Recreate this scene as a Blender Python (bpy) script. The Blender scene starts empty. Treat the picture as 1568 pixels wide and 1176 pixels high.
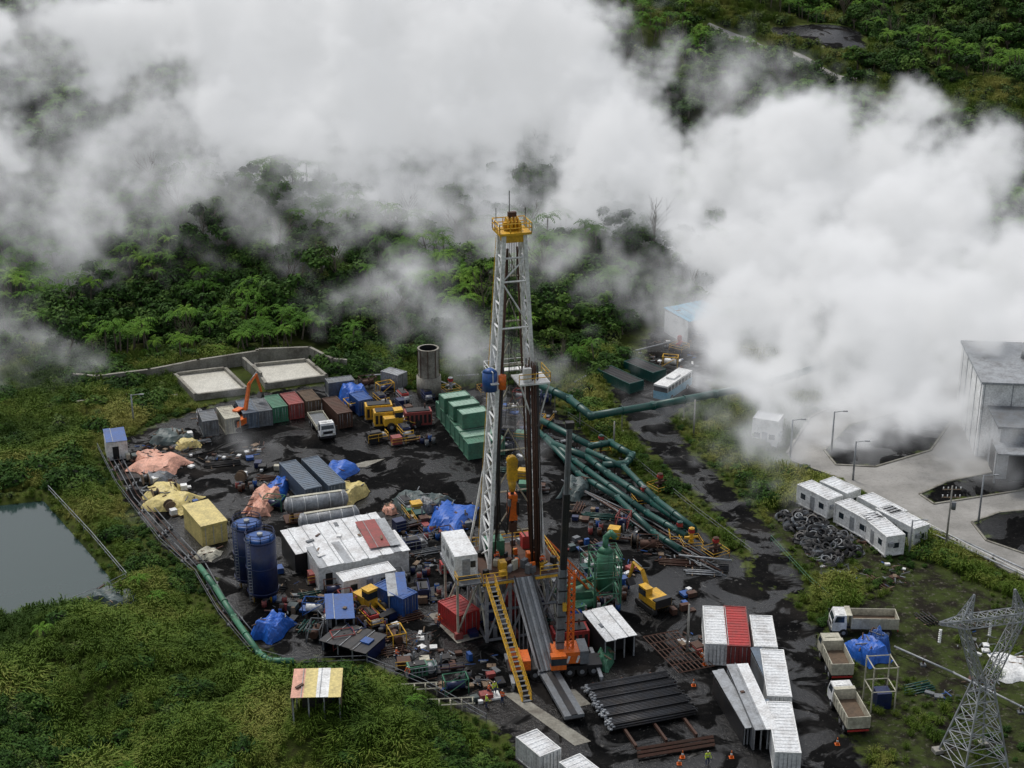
import bpy, math, random
import numpy as np
from mathutils import Vector, Matrix
R=random.Random(7); NR=np.random.RandomState(5)
scene=bpy.context.scene
F=2358.; T=math.radians(21); CH=92.
cT,sT=math.cos(T),math.sin(T)
# survey helper: bearing pair measured on the photo -> position on the level z (metres)
def P(u,v,z=0.0):
    x=(u-784)/F; y=-(v-588)/F
    d=(x,cT+y*sT,-sT+y*cT); t=(z-CH)/d[2]
    return Vector((d[0]*t,d[1]*t,z))
def PY(u,v,Y):
    x=(u-784)/F; y=-(v-588)/F
    d=(x,cT+y*sT,-sT+y*cT); t=Y/d[1]
    return Vector((d[0]*t,Y,CH+d[2]*t))
# ---------------------------------------------------------------- materials
MC={}
def nn(nt,t,**k):
    n=nt.nodes.new(t)
    for a,b in k.items(): setattr(n,a,b)
    return n
def M(name,col,rough=.6,metal=0.,dirt=.35,scale=.7,corr=0,dcol=(.07,.055,.04)):
    if name in MC: return MC[name]
    m=bpy.data.materials.new(name); m.use_nodes=True; nt=m.node_tree; L=nt.links.new
    b=nt.nodes['Principled BSDF']; b.inputs['Roughness'].default_value=rough; b.inputs['Metallic'].default_value=metal
    tc=nn(nt,'ShaderNodeTexCoord')
    n1=nn(nt,'ShaderNodeTexNoise'); n1.inputs['Scale'].default_value=scale; n1.inputs['Detail'].default_value=8; n1.inputs['Roughness'].default_value=.7
    oi=nn(nt,'ShaderNodeObjectInfo'); va=nn(nt,'ShaderNodeVectorMath',operation='ADD'); L(tc.outputs['Object'],va.inputs[0]); L(oi.outputs['Location'],va.inputs[1])
    L(va.outputs[0],n1.inputs['Vector'])
    r=nn(nt,'ShaderNodeMapRange'); r.inputs[1].default_value=.45; r.inputs[2].default_value=.72; r.inputs[3].default_value=0; r.inputs[4].default_value=min(1,dirt*1.6)
    L(n1.outputs[0],r.inputs[0])
    mx=nn(nt,'ShaderNodeMix',data_type='RGBA'); mx.inputs[6].default_value=(*col,1); mx.inputs[7].default_value=(*dcol,1)
    L(r.outputs[0],mx.inputs[0])
    n2=nn(nt,'ShaderNodeTexNoise'); n2.inputs['Scale'].default_value=4; n2.inputs['Detail'].default_value=5
    L(tc.outputs['Object'],n2.inputs['Vector'])
    r2=nn(nt,'ShaderNodeMapRange'); r2.inputs[1].default_value=.3; r2.inputs[2].default_value=.7; r2.inputs[3].default_value=.75; r2.inputs[4].default_value=1.15
    L(n2.outputs[0],r2.inputs[0])
    vm=nn(nt,'ShaderNodeVectorMath',operation='SCALE'); L(mx.outputs[2],vm.inputs[0]); L(r2.outputs[0],vm.inputs[3])
    L(vm.outputs[0],b.inputs['Base Color'])
    if corr:
        w=nn(nt,'ShaderNodeTexWave'); w.inputs['Scale'].default_value=corr
        L(tc.outputs['Object'],w.inputs['Vector'])
        bp=nn(nt,'ShaderNodeBump'); bp.inputs['Strength'].default_value=.6; bp.inputs['Distance'].default_value=.06
        L(w.outputs[0],bp.inputs['Height']); L(bp.outputs[0],b.inputs['Normal'])
    MC[name]=m; return m
WHITE=M('white_paint',(.78,.79,.78),.5,0,.28)
ROOFW=M('white_roof_sheet',(.84,.86,.87),.45,0,.3,.5,2.2,dcol=(.2,.15,.11))
CREAM=M('cream_paint',(.5,.48,.38),.5,0,.4)
GREY=M('grey_paint',(.15,.165,.18),.55,.1,.4)
LGREY=M('light_grey_steel',(.34,.36,.38),.5,.2,.4)
BGREY=M('blue_grey_paint',(.11,.15,.2),.5,0,.3)
DARK=M('dark_steel',(.02,.021,.024),.5,.3,.3)
PIPEST=M('drill_pipe_steel',(.06,.062,.068),.4,.5,.35)
BLACK=M('black_rubber',(.012,.012,.013),.8,0,.2)
RUBBER=M('dusty_rubber',(.06,.06,.06),.85,0,.4,dcol=(.15,.14,.13))
RUST=M('rusty_pipe',(.085,.038,.024),.7,.2,.4)
BROWN=M('brown_dirt_load',(.13,.09,.06),.9,0,.5)
RED=M('red_paint',(.42,.03,.028),.5,0,.35)
DRED=M('dull_red_paint',(.29,.055,.05),.6,0,.4)
ORANGE=M('orange_paint',(.75,.15,.012),.5,0,.25)
YELL=M('yellow_paint',(.7,.4,.025),.5,0,.35)
YTARP=M('yellow_tarp',(.66,.54,.2),.55,0,.3)
PTARP=M('salmon_tarp',(.74,.38,.27),.6,0,.3)
BTARP=M('blue_tarp',(.01,.11,.5),.45,0,.2)
GTARP=M('grey_green_tarp',(.05,.08,.08),.5,0,.3)
NAVY=M('navy_paint',(.009,.02,.08),.35,0,.2)
BLUE=M('blue_paint',(.015,.085,.31),.45,0,.3)
GREEN=M('green_paint',(.05,.19,.11),.5,0,.3)
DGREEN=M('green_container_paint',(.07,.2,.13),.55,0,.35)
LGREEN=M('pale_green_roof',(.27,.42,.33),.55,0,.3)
TEAL=M('teal_pipe_paint',(.007,.07,.058),.4,0,.2)
CONC=M('concrete',(.32,.31,.28),.85,0,.4,.3)
LCONC=M('weathered_concrete',(.27,.26,.22),.85,0,.6,.4)
GLASS=M('window_glass',(.02,.03,.04),.1,0,.05)
WOOD=M('timber',(.2,.14,.09),.8,0,.4)
LBLUE=M('light_blue_paint',(.12,.35,.5),.5,0,.2)
BARK=M('bark',(.13,.11,.08),.9,0,.4)
# ---------------------------------------------------------------- mesh builder
class B:
    def __init__(s): s.v=[];s.f=[];s.m=[];s.s=[];s.mats=[]
    def mi(s,m):
        if m not in s.mats: s.mats.append(m)
        return s.mats.index(m)
    def poly(s,pts,m,sm=False):
        n=len(s.v); s.v+= [tuple(p) for p in pts]; s.f.append(tuple(range(n,n+len(pts)))); s.m.append(s.mi(m)); s.s.append(sm)
    def box(s,c,d,m,rz=0,ry=0,rx=0,top=None):
        x,y,z=d[0]/2,d[1]/2,d[2]
        q=[(-x,-y,0),(x,-y,0),(x,y,0),(-x,y,0),(-x,-y,z),(x,-y,z),(x,y,z),(-x,y,z)]
        Mx=Matrix.Translation(Vector(c))@Matrix.Rotation(rz,4,'Z')@Matrix.Rotation(ry,4,'Y')@Matrix.Rotation(rx,4,'X')
        n=len(s.v); s.v+=[tuple(Mx@Vector(p)) for p in q]
        i=s.mi(m); it=s.mi(top) if top else i
        for k,f in enumerate([(0,3,2,1),(4,5,6,7),(0,1,5,4),(1,2,6,5),(2,3,7,6),(3,0,4,7)]):
            s.f.append(tuple(n+a for a in f)); s.m.append(it if k==1 else i); s.s.append(False)
    def cyl(s,p,q,r,m,n=10,r2=None,cap=True,sm=True):
        p=Vector(p);q=Vector(q); r2=r if r2 is None else r2
        a=(q-p)
        if a.length<1e-5: return
        a.normalize(); b=a.orthogonal().normalized() if abs(a.z)<.9 else (Vector((1,0,0))-a*a.x).normalized(); c=a.cross(b)
        k=len(s.v); i=s.mi(m); ph=math.pi/4 if n==4 else 0
        for (o,rr) in ((p,r),(q,r2)):
            for j in range(n):
                t=2*math.pi*j/n+ph; s.v.append(tuple(o+b*math.cos(t)*rr+c*math.sin(t)*rr))
        for j in range(n):
            j2=(j+1)%n; s.f.append((k+j,k+j2,k+n+j2,k+n+j)); s.m.append(i); s.s.append(sm and n>5)
        if cap:
            s.f.append(tuple(k+n-1-j for j in range(n))); s.m.append(i); s.s.append(False)
            s.f.append(tuple(k+n+j for j in range(n))); s.m.append(i); s.s.append(False)
    def beam(s,p,q,w,m): s.cyl(p,q,w*.707,m,4,sm=False)
    def path(s,pts,r,m,n=8):
        for a,b in zip(pts,pts[1:]):
            d=(Vector(b)-Vector(a)).normalized()*r*.4
            s.cyl(Vector(a)-d,Vector(b)+d,r,m,n)
    def rail(s,pts,m,h=1.1,post=1.5,w=.07):
        for a,b in zip(pts,pts[1:]):
            a=Vector(a);b=Vector(b); L=(b-a).length; n=max(1,int(L/post))
            for i in range(n+1):
                p=a.lerp(b,i/n); s.beam(p,p+Vector((0,0,h)),w,m)
            for k in (1,.55): s.beam(a+Vector((0,0,h*k)),b+Vector((0,0,h*k)),w,m)
    def obj(s,name,loc=(0,0,0),rz=0):
        me=bpy.data.meshes.new(name); me.from_pydata(s.v,[],s.f)
        for m in s.mats: me.materials.append(m)
        me.polygons.foreach_set('material_index',s.m); me.polygons.foreach_set('use_smooth',s.s)
        me.update()
        o=bpy.data.objects.new(name,me); scene.collection.objects.link(o); o.location=loc; o.rotation_euler=(0,0,rz); return o
def yawof(a,b): d=b-a; return math.atan2(d.y,d.x)
# ---------------------------------------------------------------- terrain
def sd(poly,X,Y):
    """signed distance, + inside"""
    X=np.asarray(X,float);Y=np.asarray(Y,float)
    D=np.full(X.shape,1e9); ins=np.zeros(X.shape,bool); n=len(poly)
    for i in range(n):
        ax,ay=poly[i][0],poly[i][1]; bx,by=poly[(i+1)%n][0],poly[(i+1)%n][1]
        ex,ey=bx-ax,by-ay; l=ex*ex+ey*ey+1e-9
        t=np.clip(((X-ax)*ex+(Y-ay)*ey)/l,0,1)
        D=np.minimum(D,np.hypot(X-ax-ex*t,Y-ay-ey*t))
        c=((ay>Y)!=(by>Y))&(X<(bx-ax)*(Y-ay)/((by-ay) if abs(by-ay)>1e-9 else 1e-9)+ax)
        ins^=c
    return np.where(ins,D,-D)
def W(l,z=0): return [P(u,v,z) for u,v in l]
PAD=W([(160,690),(225,655),(320,622),(420,598),(560,580),(640,600),(740,590),(830,590),(868,646),(940,708),(1005,765),(1080,818),(1135,858),(1150,890),(1200,905),(1250,960),(1275,1040),(1340,1230),(815,1230),(790,1150),(745,1105),(640,1052),(560,1012),(440,1012),(385,990),(340,935),(315,880),(255,840),(190,765)])
ROAD=W([(935,600),(1010,540),(1100,535),(1090,600),(1025,640),(1058,690),(1122,752),(1197,828),(1243,920),(1180,905),(1155,888),(1150,845),(1078,765),(992,690),(955,640)])
YARD=W([(1205,695),(1240,640),(1330,595),(1620,560),(1720,930),(1568,890),(1460,830),(1380,785),(1290,735),(1215,708)])
ISL=[W([(1262,690),(1300,650),(1400,625),(1460,640),(1425,690),(1340,715),(1280,712)]),W([(1408,757),(1450,738),(1560,715),(1640,725),(1560,752),(1430,772)]),W([(1488,800),(1530,785),(1640,775),(1680,850),(1568,848),(1510,828)])]
DIRT=W([(1170,785),(1230,765),(1300,800),(1400,850),(1470,880),(1600,940),(1640,1230),(1330,1230),(1300,1060),(1270,960),(1330,900),(1240,880)])
POND=W([(-120,780),(66,760),(128,830),(175,886),(135,915),(60,935),(-120,960)])
MOUND=W([(-300,975),(140,945),(220,940),(300,1000),(430,1045),(560,1035),(640,1070),(730,1115),(790,1190),(800,1400),(-300,1400)])
WELL=W([(985,520),(1010,505),(1075,500),(1100,540),(1050,560),(990,550)])
def H(X,Y):
    X=np.asarray(X,float);Y=np.asarray(Y,float)
    k=np.clip((X-15)/70,0,1); Y0=260+42*k*k*(3-2*k)
    s=np.clip(Y-Y0,0,None)
    z=.235*s*(s/(s+14)); z=np.where(z>150,150+(z-150)*.1,z)
    z+= (s/(s+30))*(7*np.sin(X/27+1)*np.sin(Y/33)+3.5*np.sin(X/13+Y/17)+1.5*np.sin(X/6.1-Y/7.7))
    d=sd(MOUND,X,Y); dm=np.clip(d,0,None)
    z+=7.0*(1-np.exp(-dm/11))+(1-np.exp(-dm/7))*(2.1*np.sin(X/7.3+.6)*np.sin(Y/5.6)+1.2*np.sin(X/3.4+Y/4.3)+.45*np.sin(X/1.7-Y/1.9))
    dp=sd(POND,X,Y); z-=2.6*np.clip((dp+.9)/3,0,1)
    far=np.clip(-X-170,0,None)*.1+np.clip(X-210,0,None)*.08
    return z+np.minimum(far,60)
def gz(p): return float(H(np.array([p.x]),np.array([p.y]))[0])
def PG(u,v):   # point on the terrain surface (near field)
    z=0.
    for _ in range(30): z=.5*z+.5*gz(P(u,v,z))
    return P(u,v,z)
def hit(u,v):
    Y=np.arange(150.,900.,1.0); x=(u-784)/F; y=-(v-588)/F; dz=-sT+y*cT; dy=cT+y*sT
    X=x*Y/dy; Z=CH+dz*Y/dy; i=int(np.argmax(Z<H(X,Y))); i=i if i>0 else len(Y)-1
    return Vector((X[i],Y[i],0))
BENCH=[hit(u,v) for u,v in [(800,-30),(1120,-30),(1180,25),(1290,5),(1350,70),(1460,115),(1640,160),(1640,240),(1500,205),(1400,175),(1290,165),(1190,120),(1090,75),(980,50),(860,28)]]
LINER=[hit(u,v) for u,v in [(1175,42),(1240,38),(1318,50),(1328,78),(1262,76),(1195,60)]]
TRACK=[hit(u,v) for u,v in [(1085,36),(1150,60),(1240,92),(1350,118),(1350,126),(1238,101),(1145,68),(1080,44)]]
def axis(lo,hi,step,L0,L1,mid=None):
    a=list(np.arange(lo,hi,step)); x=a[-1]; s=step
    if mid:
        while x<mid[0]: x+=mid[1]; a.append(x)
        s=mid[1]
    while x<L1: s*=1.12; x+=s; a.append(x)
    s=step; x=lo; p=[]
    while x>L0: s*=1.12; x-=s; p.append(x)
    return np.array(p[::-1]+a)
xs=axis(-125,140,.95,-3000,3000,(215,1.5)); ys=axis(110,330,.95,-2500,4000,(540,1.6))
GX,GY=np.meshgrid(xs,ys); nx,ny=len(xs),len(ys)
GZ=H(GX,GY)
co=np.stack([GX,GY,GZ],-1).reshape(-1,3)
me=bpy.data.meshes.new('ground')
idx=np.arange(nx*ny).reshape(ny,nx)
fa=np.stack([idx[:-1,:-1],idx[:-1,1:],idx[1:,1:],idx[1:,:-1]],-1).reshape(-1,4)
me.from_pydata(co.tolist(),[],fa.tolist())
me.polygons.foreach_set('use_smooth',[True]*len(me.polygons))
cl=lambda a:np.clip(a,-6,6)
ash=np.maximum(np.maximum(sd(PAD,GX,GY),sd(ROAD,GX,GY)),np.maximum(sd(WELL,GX,GY),sd(LINER,GX,GY)))
conc=sd(YARD,GX,GY)
for i in ISL: conc=np.minimum(conc,-sd(i,GX,GY)); ash=np.maximum(ash,sd(i,GX,GY))
conc=np.maximum(conc,sd(TRACK,GX,GY))
dirt=sd(DIRT,GX,GY)
for nm,a in (('ash',ash),('conc',conc),('dirt',dirt),('bench',sd(BENCH,GX,GY))):
    at=me.attributes.new(nm,'FLOAT','POINT'); at.data.foreach_set('value',cl(a).reshape(-1).astype(np.float32))
ground=bpy.data.objects.new('ground',me); scene.collection.objects.link(ground)
gm=bpy.data.materials.new('ground_surface'); gm.use_nodes=True; nt=gm.node_tree; L=nt.links.new; bs=nt.nodes['Principled BSDF']
geo=nn(nt,'ShaderNodeNewGeometry')
def noi(sc,det=6,ro=.6,dist=0):
    n=nn(nt,'ShaderNodeTexNoise'); n.inputs['Scale'].default_value=sc; n.inputs['Detail'].default_value=det; n.inputs['Roughness'].default_value=ro; n.inputs['Distortion'].default_value=dist
    L(geo.outputs['Position'],n.inputs['Vector']); return n.outputs[0]
def mr(x,a,b,c=0,d=1):
    r=nn(nt,'ShaderNodeMapRange'); r.inputs[1].default_value=a;r.inputs[2].default_value=b;r.inputs[3].default_value=c;r.inputs[4].default_value=d
    L(x,r.inputs[0]); return r.outputs[0]
def mth(op,a,b):
    r=nn(nt,'ShaderNodeMath',operation=op)
    for i,x in enumerate((a,b)):
        if isinstance(x,(int,float)): r.inputs[i].default_value=x
        else: L(x,r.inputs[i])
    return r.outputs[0]
def mixc(f,a,b):
    r=nn(nt,'ShaderNodeMix',data_type='RGBA')
    for i,x in ((0,f),(6,a),(7,b)):
        if isinstance(x,tuple): r.inputs[i].default_value=(*x,1)
        elif isinstance(x,(int,float)): r.inputs[i].default_value=x
        else: L(x,r.inputs[i])
    return r.outputs[2]
def att(n):
    a=nn(nt,'ShaderNodeAttribute'); a.attribute_name=n; return a.outputs['Fac']
edge=mr(noi(.5,5,.65),.25,.75,-2.2,2.2)
veg=mixc(mr(noi(.15),.35,.65),(.03,.045,.012),(.075,.095,.022)); veg=mixc(mr(noi(1.4,6,.7),.5,.7),veg,(.035,.03,.018))
bch=mixc(mr(noi(.12,6,.7),.4,.6),(.06,.09,.02),(.11,.125,.035)); veg=mixc(mr(mth('ADD',att('bench'),edge),-.5,.5),veg,bch)
asc=mixc(mr(noi(.09,7,.65,.5),.42,.64),(.0035,.0037,.004),(.011,.0108,.0108))
asc=mixc(mr(noi(.9,8,.75),.54,.72,0,.5),asc,(.04,.038,.036))
asc=mixc(mr(noi(.055,3,.5,1),.57,.68,0,.5),asc,(.034,.03,.027))
asc=mixc(mr(noi(.3,5,.7,2),.64,.68,0,.75),asc,(.11,.107,.1))
asc=mixc(mr(noi(3.5,3,.6),.66,.72,0,.6),asc,(.13,.125,.12))
wet=mr(noi(.16,4,.6,.8),.49,.54,0,1)
dr=mixc(mr(noi(.35,7,.7),.42,.58),(.02,.018,.014),(.045,.06,.018)); dr=mixc(mr(noi(1.5,5,.7),.56,.66,0,.7),dr,(.13,.12,.1))
cc=mixc(mr(noi(.12,6,.65),.4,.66),(.36,.35,.33),(.22,.215,.2)); cc=mixc(mr(noi(2.5,4,.6),.55,.7,0,.3),cc,(.1,.1,.095))
c=mixc(mr(mth('ADD',att('dirt'),edge),-.5,.5),veg,dr)
c=mixc(mr(mth('ADD',att('ash'),edge),-.4,.4),c,asc)
c=mixc(mr(att('conc'),-.1,.1),c,cc)
L(c,bs.inputs['Base Color'])
wa=mth('MULTIPLY',wet,mr(att('ash'),-.5,.5))
L(mth('SUBTRACT',.95,mth('MULTIPLY',wa,.72)),bs.inputs['Roughness'])
L(mth('ADD',.03,mth('MULTIPLY',wa,.34)),bs.inputs['Specular IOR Level'])
bp=nn(nt,'ShaderNodeBump'); bp.inputs['Strength'].default_value=.5; bp.inputs['Distance'].default_value=.25; L(noi(1.6,8,.7),bp.inputs['Height']); L(bp.outputs[0],bs.inputs['Normal'])
me.materials.append(gm)
wm=bpy.data.materials.new('pond_water'); wm.use_nodes=True; b=wm.node_tree.nodes['Principled BSDF']; b.inputs['Base Color'].default_value=(.025,.048,.044,1); b.inputs['Roughness'].default_value=.1
n=wm.node_tree.nodes.new('ShaderNodeTexNoise'); n.inputs['Scale'].default_value=12; bu=wm.node_tree.nodes.new('ShaderNodeBump'); bu.inputs['Strength'].default_value=.15; bu.inputs['Distance'].default_value=.05
wm.node_tree.links.new(n.outputs[0],bu.inputs['Height']); wm.node_tree.links.new(bu.outputs[0],b.inputs['Normal'])
k=B(); k.poly([(p.x,p.y,-.7) for p in POND],wm); k.obj('pond_water')
MILK=M('milky_water',(.62,.6,.52),.25,0,.15)
# ---------------------------------------------------------------- vegetation sources
veg_coll=bpy.data.collections.new('vegetation_sources')
def leafmat(name,a,b,c,isl=.35,big=1.3,lowfreq=.045,inst=.45):
    m=bpy.data.materials.new(name); m.use_nodes=True; t=m.node_tree; l=t.links.new; p=t.nodes['Principled BSDF']; p.inputs['Roughness'].default_value=.7
    p.inputs['Specular IOR Level'].default_value=.08
    g=nn(t,'ShaderNodeNewGeometry'); oi=nn(t,'ShaderNodeObjectInfo')
    r=nn(t,'ShaderNodeValToRGB'); e=r.color_ramp.elements; e[0].color=(*a,1); e[1].color=(*c,1); x=e.new(.5); x.color=(*b,1)
    nz=nn(t,'ShaderNodeTexNoise'); nz.inputs['Scale'].default_value=lowfreq; nz.inputs['Detail'].default_value=5; l(g.outputs['Position'],nz.inputs['Vector'])
    s=nn(t,'ShaderNodeMath',operation='MULTIPLY_ADD'); l(g.outputs['Random Per Island'],s.inputs[0]); s.inputs[1].default_value=isl
    s2=nn(t,'ShaderNodeMath',operation='MULTIPLY_ADD'); l(oi.outputs['Random'],s2.inputs[0]); s2.inputs[1].default_value=inst
    s3=nn(t,'ShaderNodeMath',operation='MULTIPLY_ADD'); l(nz.outputs[0],s3.inputs[0]); s3.inputs[1].default_value=big; s3.inputs[2].default_value=.5-(isl+inst)/2-big/2
    l(s3.outputs[0],s2.inputs[2]); l(s2.outputs[0],s.inputs[2]); l(s.outputs[0],r.inputs[0]); l(r.outputs[0],p.inputs['Base Color'])
    return m
LEAF=leafmat('bush_leaves',(.014,.034,.008),(.04,.092,.017),(.11,.18,.035),.35,1.4,.06,.55)
LEAF2=leafmat('scrub_leaves',(.035,.055,.018),(.075,.12,.028),(.15,.18,.055))
FERN=leafmat('fern_fronds',(.035,.09,.012),(.08,.18,.02),(.16,.27,.035))
GRASS=leafmat('grass_blades',(.035,.072,.01),(.095,.15,.02),(.27,.265,.07),.18,2.9,.06,.3)
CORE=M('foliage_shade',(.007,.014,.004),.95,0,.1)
def vsrc(b,name):
    me=bpy.data.meshes.new(name); me.from_pydata(b.v,[],b.f)
    for m in b.mats: me.materials.append(m)
    me.polygons.foreach_set('material_index',b.m); me.update()
    o=bpy.data.objects.new(name,me); veg_coll.objects.link(o)
def leaf(b,p,nrm,s,m):
    nrm=Vector(nrm).normalized(); a=nrm.orthogonal().normalized(); a=Matrix.Rotation(R.uniform(0,6.28),3,nrm)@a; c=nrm.cross(a)
    p=Vector(p); b.poly([p-a*s,p+c*s*.5+nrm*s*.15,p+a*s,p-c*s*.5-nrm*s*.1],m)
def clump(b,c,r,n,m,ls=.2,zs=.8):
    c=Vector(c); ph=[R.uniform(0,6.28) for _ in range(4)]
    for _ in range(n):
        d=Vector((R.gauss(0,1),R.gauss(0,1),R.gauss(.35,1))).normalized()
        k=1+.22*math.sin(3*d.x*2+ph[0])*math.sin(3*d.y*2+ph[1])+.15*math.sin(7*d.z+ph[2]+5*d.x)
        rr=r*k*R.uniform(.72,1.05); p=c+Vector((d.x*rr,d.y*rr,d.z*rr*zs))
        leaf(b,p,d+Vector((R.gauss(0,.5),R.gauss(0,.5),R.gauss(.5,.5))),ls*r*R.uniform(.6,1.4),m)
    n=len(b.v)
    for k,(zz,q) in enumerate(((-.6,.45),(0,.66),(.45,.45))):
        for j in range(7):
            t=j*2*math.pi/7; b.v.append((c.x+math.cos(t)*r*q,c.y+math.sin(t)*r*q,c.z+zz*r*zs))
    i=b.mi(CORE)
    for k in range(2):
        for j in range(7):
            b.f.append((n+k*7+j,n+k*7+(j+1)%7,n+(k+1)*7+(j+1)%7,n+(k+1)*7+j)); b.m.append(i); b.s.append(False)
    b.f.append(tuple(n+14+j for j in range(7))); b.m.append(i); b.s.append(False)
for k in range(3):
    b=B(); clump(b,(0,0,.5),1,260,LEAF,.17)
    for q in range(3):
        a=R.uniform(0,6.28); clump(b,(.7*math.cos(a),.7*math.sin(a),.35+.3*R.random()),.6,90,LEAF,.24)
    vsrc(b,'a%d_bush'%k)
for k in range(2):
    b=B(); b.cyl((0,0,-.6),(.05,.05,1.2),.09,BARK,6,.05)
    for q in range(7):
        a=q*.9+R.random(); rr=R.uniform(.3,.85); h=R.uniform(.9,1.7); e=(rr*math.cos(a),rr*math.sin(a),h)
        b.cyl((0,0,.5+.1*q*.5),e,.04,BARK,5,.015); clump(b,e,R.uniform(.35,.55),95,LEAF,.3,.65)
    vsrc(b,'b%d_tree'%k)
def fern(b,n,trunk):
    b.cyl((0,0,-.8),(0,0,trunk),.06,BARK,6,.045)
    for i in range(n):
        a=i*2.4+R.uniform(-.2,.2); e=R.uniform(.25,.8); Lh=R.uniform(.85,1.1); pts=[]
        for j in range(8):
            t=j/7; r=Lh*t; z=trunk+e*math.sin(t*2.4)*.55-.25*t*t
            pts.append(Vector((r*math.cos(a),r*math.sin(a),z)))
        sd_=Vector((-math.sin(a),math.cos(a),0))
        for j in range(7):
            p,q=pts[j],pts[j+1]; w=.13*math.sin(min(1,(j+1)/7.5)*math.pi*.92)+.02; f=(q-p)
            for sg in (1,-1):
                b.poly([p,p+f*.6,p+f*1.05+sd_*sg*w-Vector((0,0,.06)),p+f*.5+sd_*sg*w-Vector((0,0,.06))],FERN)
for k in range(2):
    b=B(); fern(b,11+3*k,.9-.3*k); vsrc(b,'c%d_fern'%k)
for k in range(3):
    b=B()
    for i in range(85):
        a=R.uniform(0,6.28); r0=R.uniform(0,.55); x,y=r0*math.cos(a),r0*math.sin(a); le=R.uniform(.25,.8); h=R.uniform(.5,1.25); a2=a+R.uniform(-.9,.9); w=.026
        dx,dy=math.cos(a2),math.sin(a2); sx,sy=-dy*w,dx*w
        b.poly([(x-sx,y-sy,-.1),(x+sx,y+sy,-.1),(x+dx*le*.45+sx,y+dy*le*.45+sy,h*.75),(x+dx*le*.45-sx,y+dy*le*.45-sy,h*.75)],GRASS)
        b.poly([(x+dx*le*.45-sx,y+dy*le*.45-sy,h*.75),(x+dx*le*.45+sx,y+dy*le*.45+sy,h*.75),(x+dx*le,y+dy*le,h*.72)],GRASS)
    vsrc(b,'d%d_grass'%k)
for k in range(2):
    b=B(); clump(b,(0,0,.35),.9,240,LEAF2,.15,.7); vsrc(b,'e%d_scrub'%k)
b=B(); b.cyl((0,0,-.3),(.1,0,1.3),.05,BARK,6,.03)
for q in range(11):
    a=q*2.1; h=.5+q*.08; e=Vector((.55*math.cos(a),.55*math.sin(a),h+.75)); b.cyl((.05,0,h),e,.022,BARK,4,.008)
    for z in range(4): b.cyl(e*.75+Vector((0,0,h*.2)),e+Vector((R.uniform(-.3,.3),R.uniform(-.3,.3),R.uniform(0,.35))),.01,BARK,3,.004)
vsrc(b,'f_bare_tree')
# order: 0,1,2 bush | 3,4 tree | 5,6 fern | 7,8,9 grass | 10,11 scrub | 12 bare
def scatter(name,pts,scl,ids):
    me=bpy.data.meshes.new(name); me.from_pydata([tuple(p) for p in pts],[],[])
    n=len(pts)
    a=me.attributes.new('scl','FLOAT_VECTOR','POINT'); a.data.foreach_set('vector',np.asarray(scl,np.float32).reshape(-1))
    rot=np.zeros((n,3),np.float32); rot[:,2]=NR.uniform(0,6.28,n); rot[:,0]=NR.normal(0,.12,n); rot[:,1]=NR.normal(0,.12,n)
    a=me.attributes.new('rot','FLOAT_VECTOR','POINT'); a.data.foreach_set('vector',rot.reshape(-1))
    a=me.attributes.new('idx','INT','POINT'); a.data.foreach_set('value',np.asarray(ids,np.int32))
    o=bpy.data.objects.new(name,me); scene.collection.objects.link(o)
    ng=bpy.data.node_groups.new(name+'_gn','GeometryNodeTree'); ng.interface.new_socket('Geometry',in_out='INPUT',socket_type='NodeSocketGeometry'); ng.interface.new_socket('Geometry',in_out='OUTPUT',socket_type='NodeSocketGeometry')
    i=ng.nodes.new('NodeGroupInput'); q=ng.nodes.new('NodeGroupOutput'); ci=ng.nodes.new('GeometryNodeCollectionInfo'); ci.inputs['Collection'].default_value=veg_coll
    ci.inputs['Separate Children'].default_value=True; ci.inputs['Reset Children'].default_value=True
    ip=ng.nodes.new('GeometryNodeInstanceOnPoints'); ip.inputs['Pick Instance'].default_value=True
    def na(nm,t):
        x=ng.nodes.new('GeometryNodeInputNamedAttribute'); x.data_type=t; x.inputs[0].default_value=nm; return x.outputs[0]
    l=ng.links.new
    l(i.outputs[0],ip.inputs['Points']); l(ci.outputs[0],ip.inputs['Instance']); l(na('idx','INT'),ip.inputs['Instance Index']); l(na('rot','FLOAT_VECTOR'),ip.inputs['Rotation']); l(na('scl','FLOAT_VECTOR'),ip.inputs['Scale']); l(ip.outputs[0],q.inputs[0])
    md=o.modifiers.new('scatter','NODES'); md.node_group=ng
def jgrid(x0,x1,y0,y1,s):
    X,Y=np.meshgrid(np.arange(x0,x1,s),np.arange(y0,y1,s)); X=X+NR.uniform(-.5,.5,X.shape)*s; Y=Y+NR.uniform(-.5,.5,Y.shape)*s
    return X.ravel(),Y.ravel()
def inview(X,Y,m=.06):
    d=Y*cT+(CH-H(X,Y))*sT; return np.abs(X/d)<(784/F+m)
def fb(X,Y,s,o=0): return np.sin(X/s+o)*np.sin(Y/s*1.1+2*o)+.5*np.sin(X/s*2.3+Y/s*1.7+o)+.3*np.sin(X/s*4.1-Y/s*3.7)
BAS=W([(120,585),(255,565),(480,535),(530,545),(530,592),(290,625),(120,630)])
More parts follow.
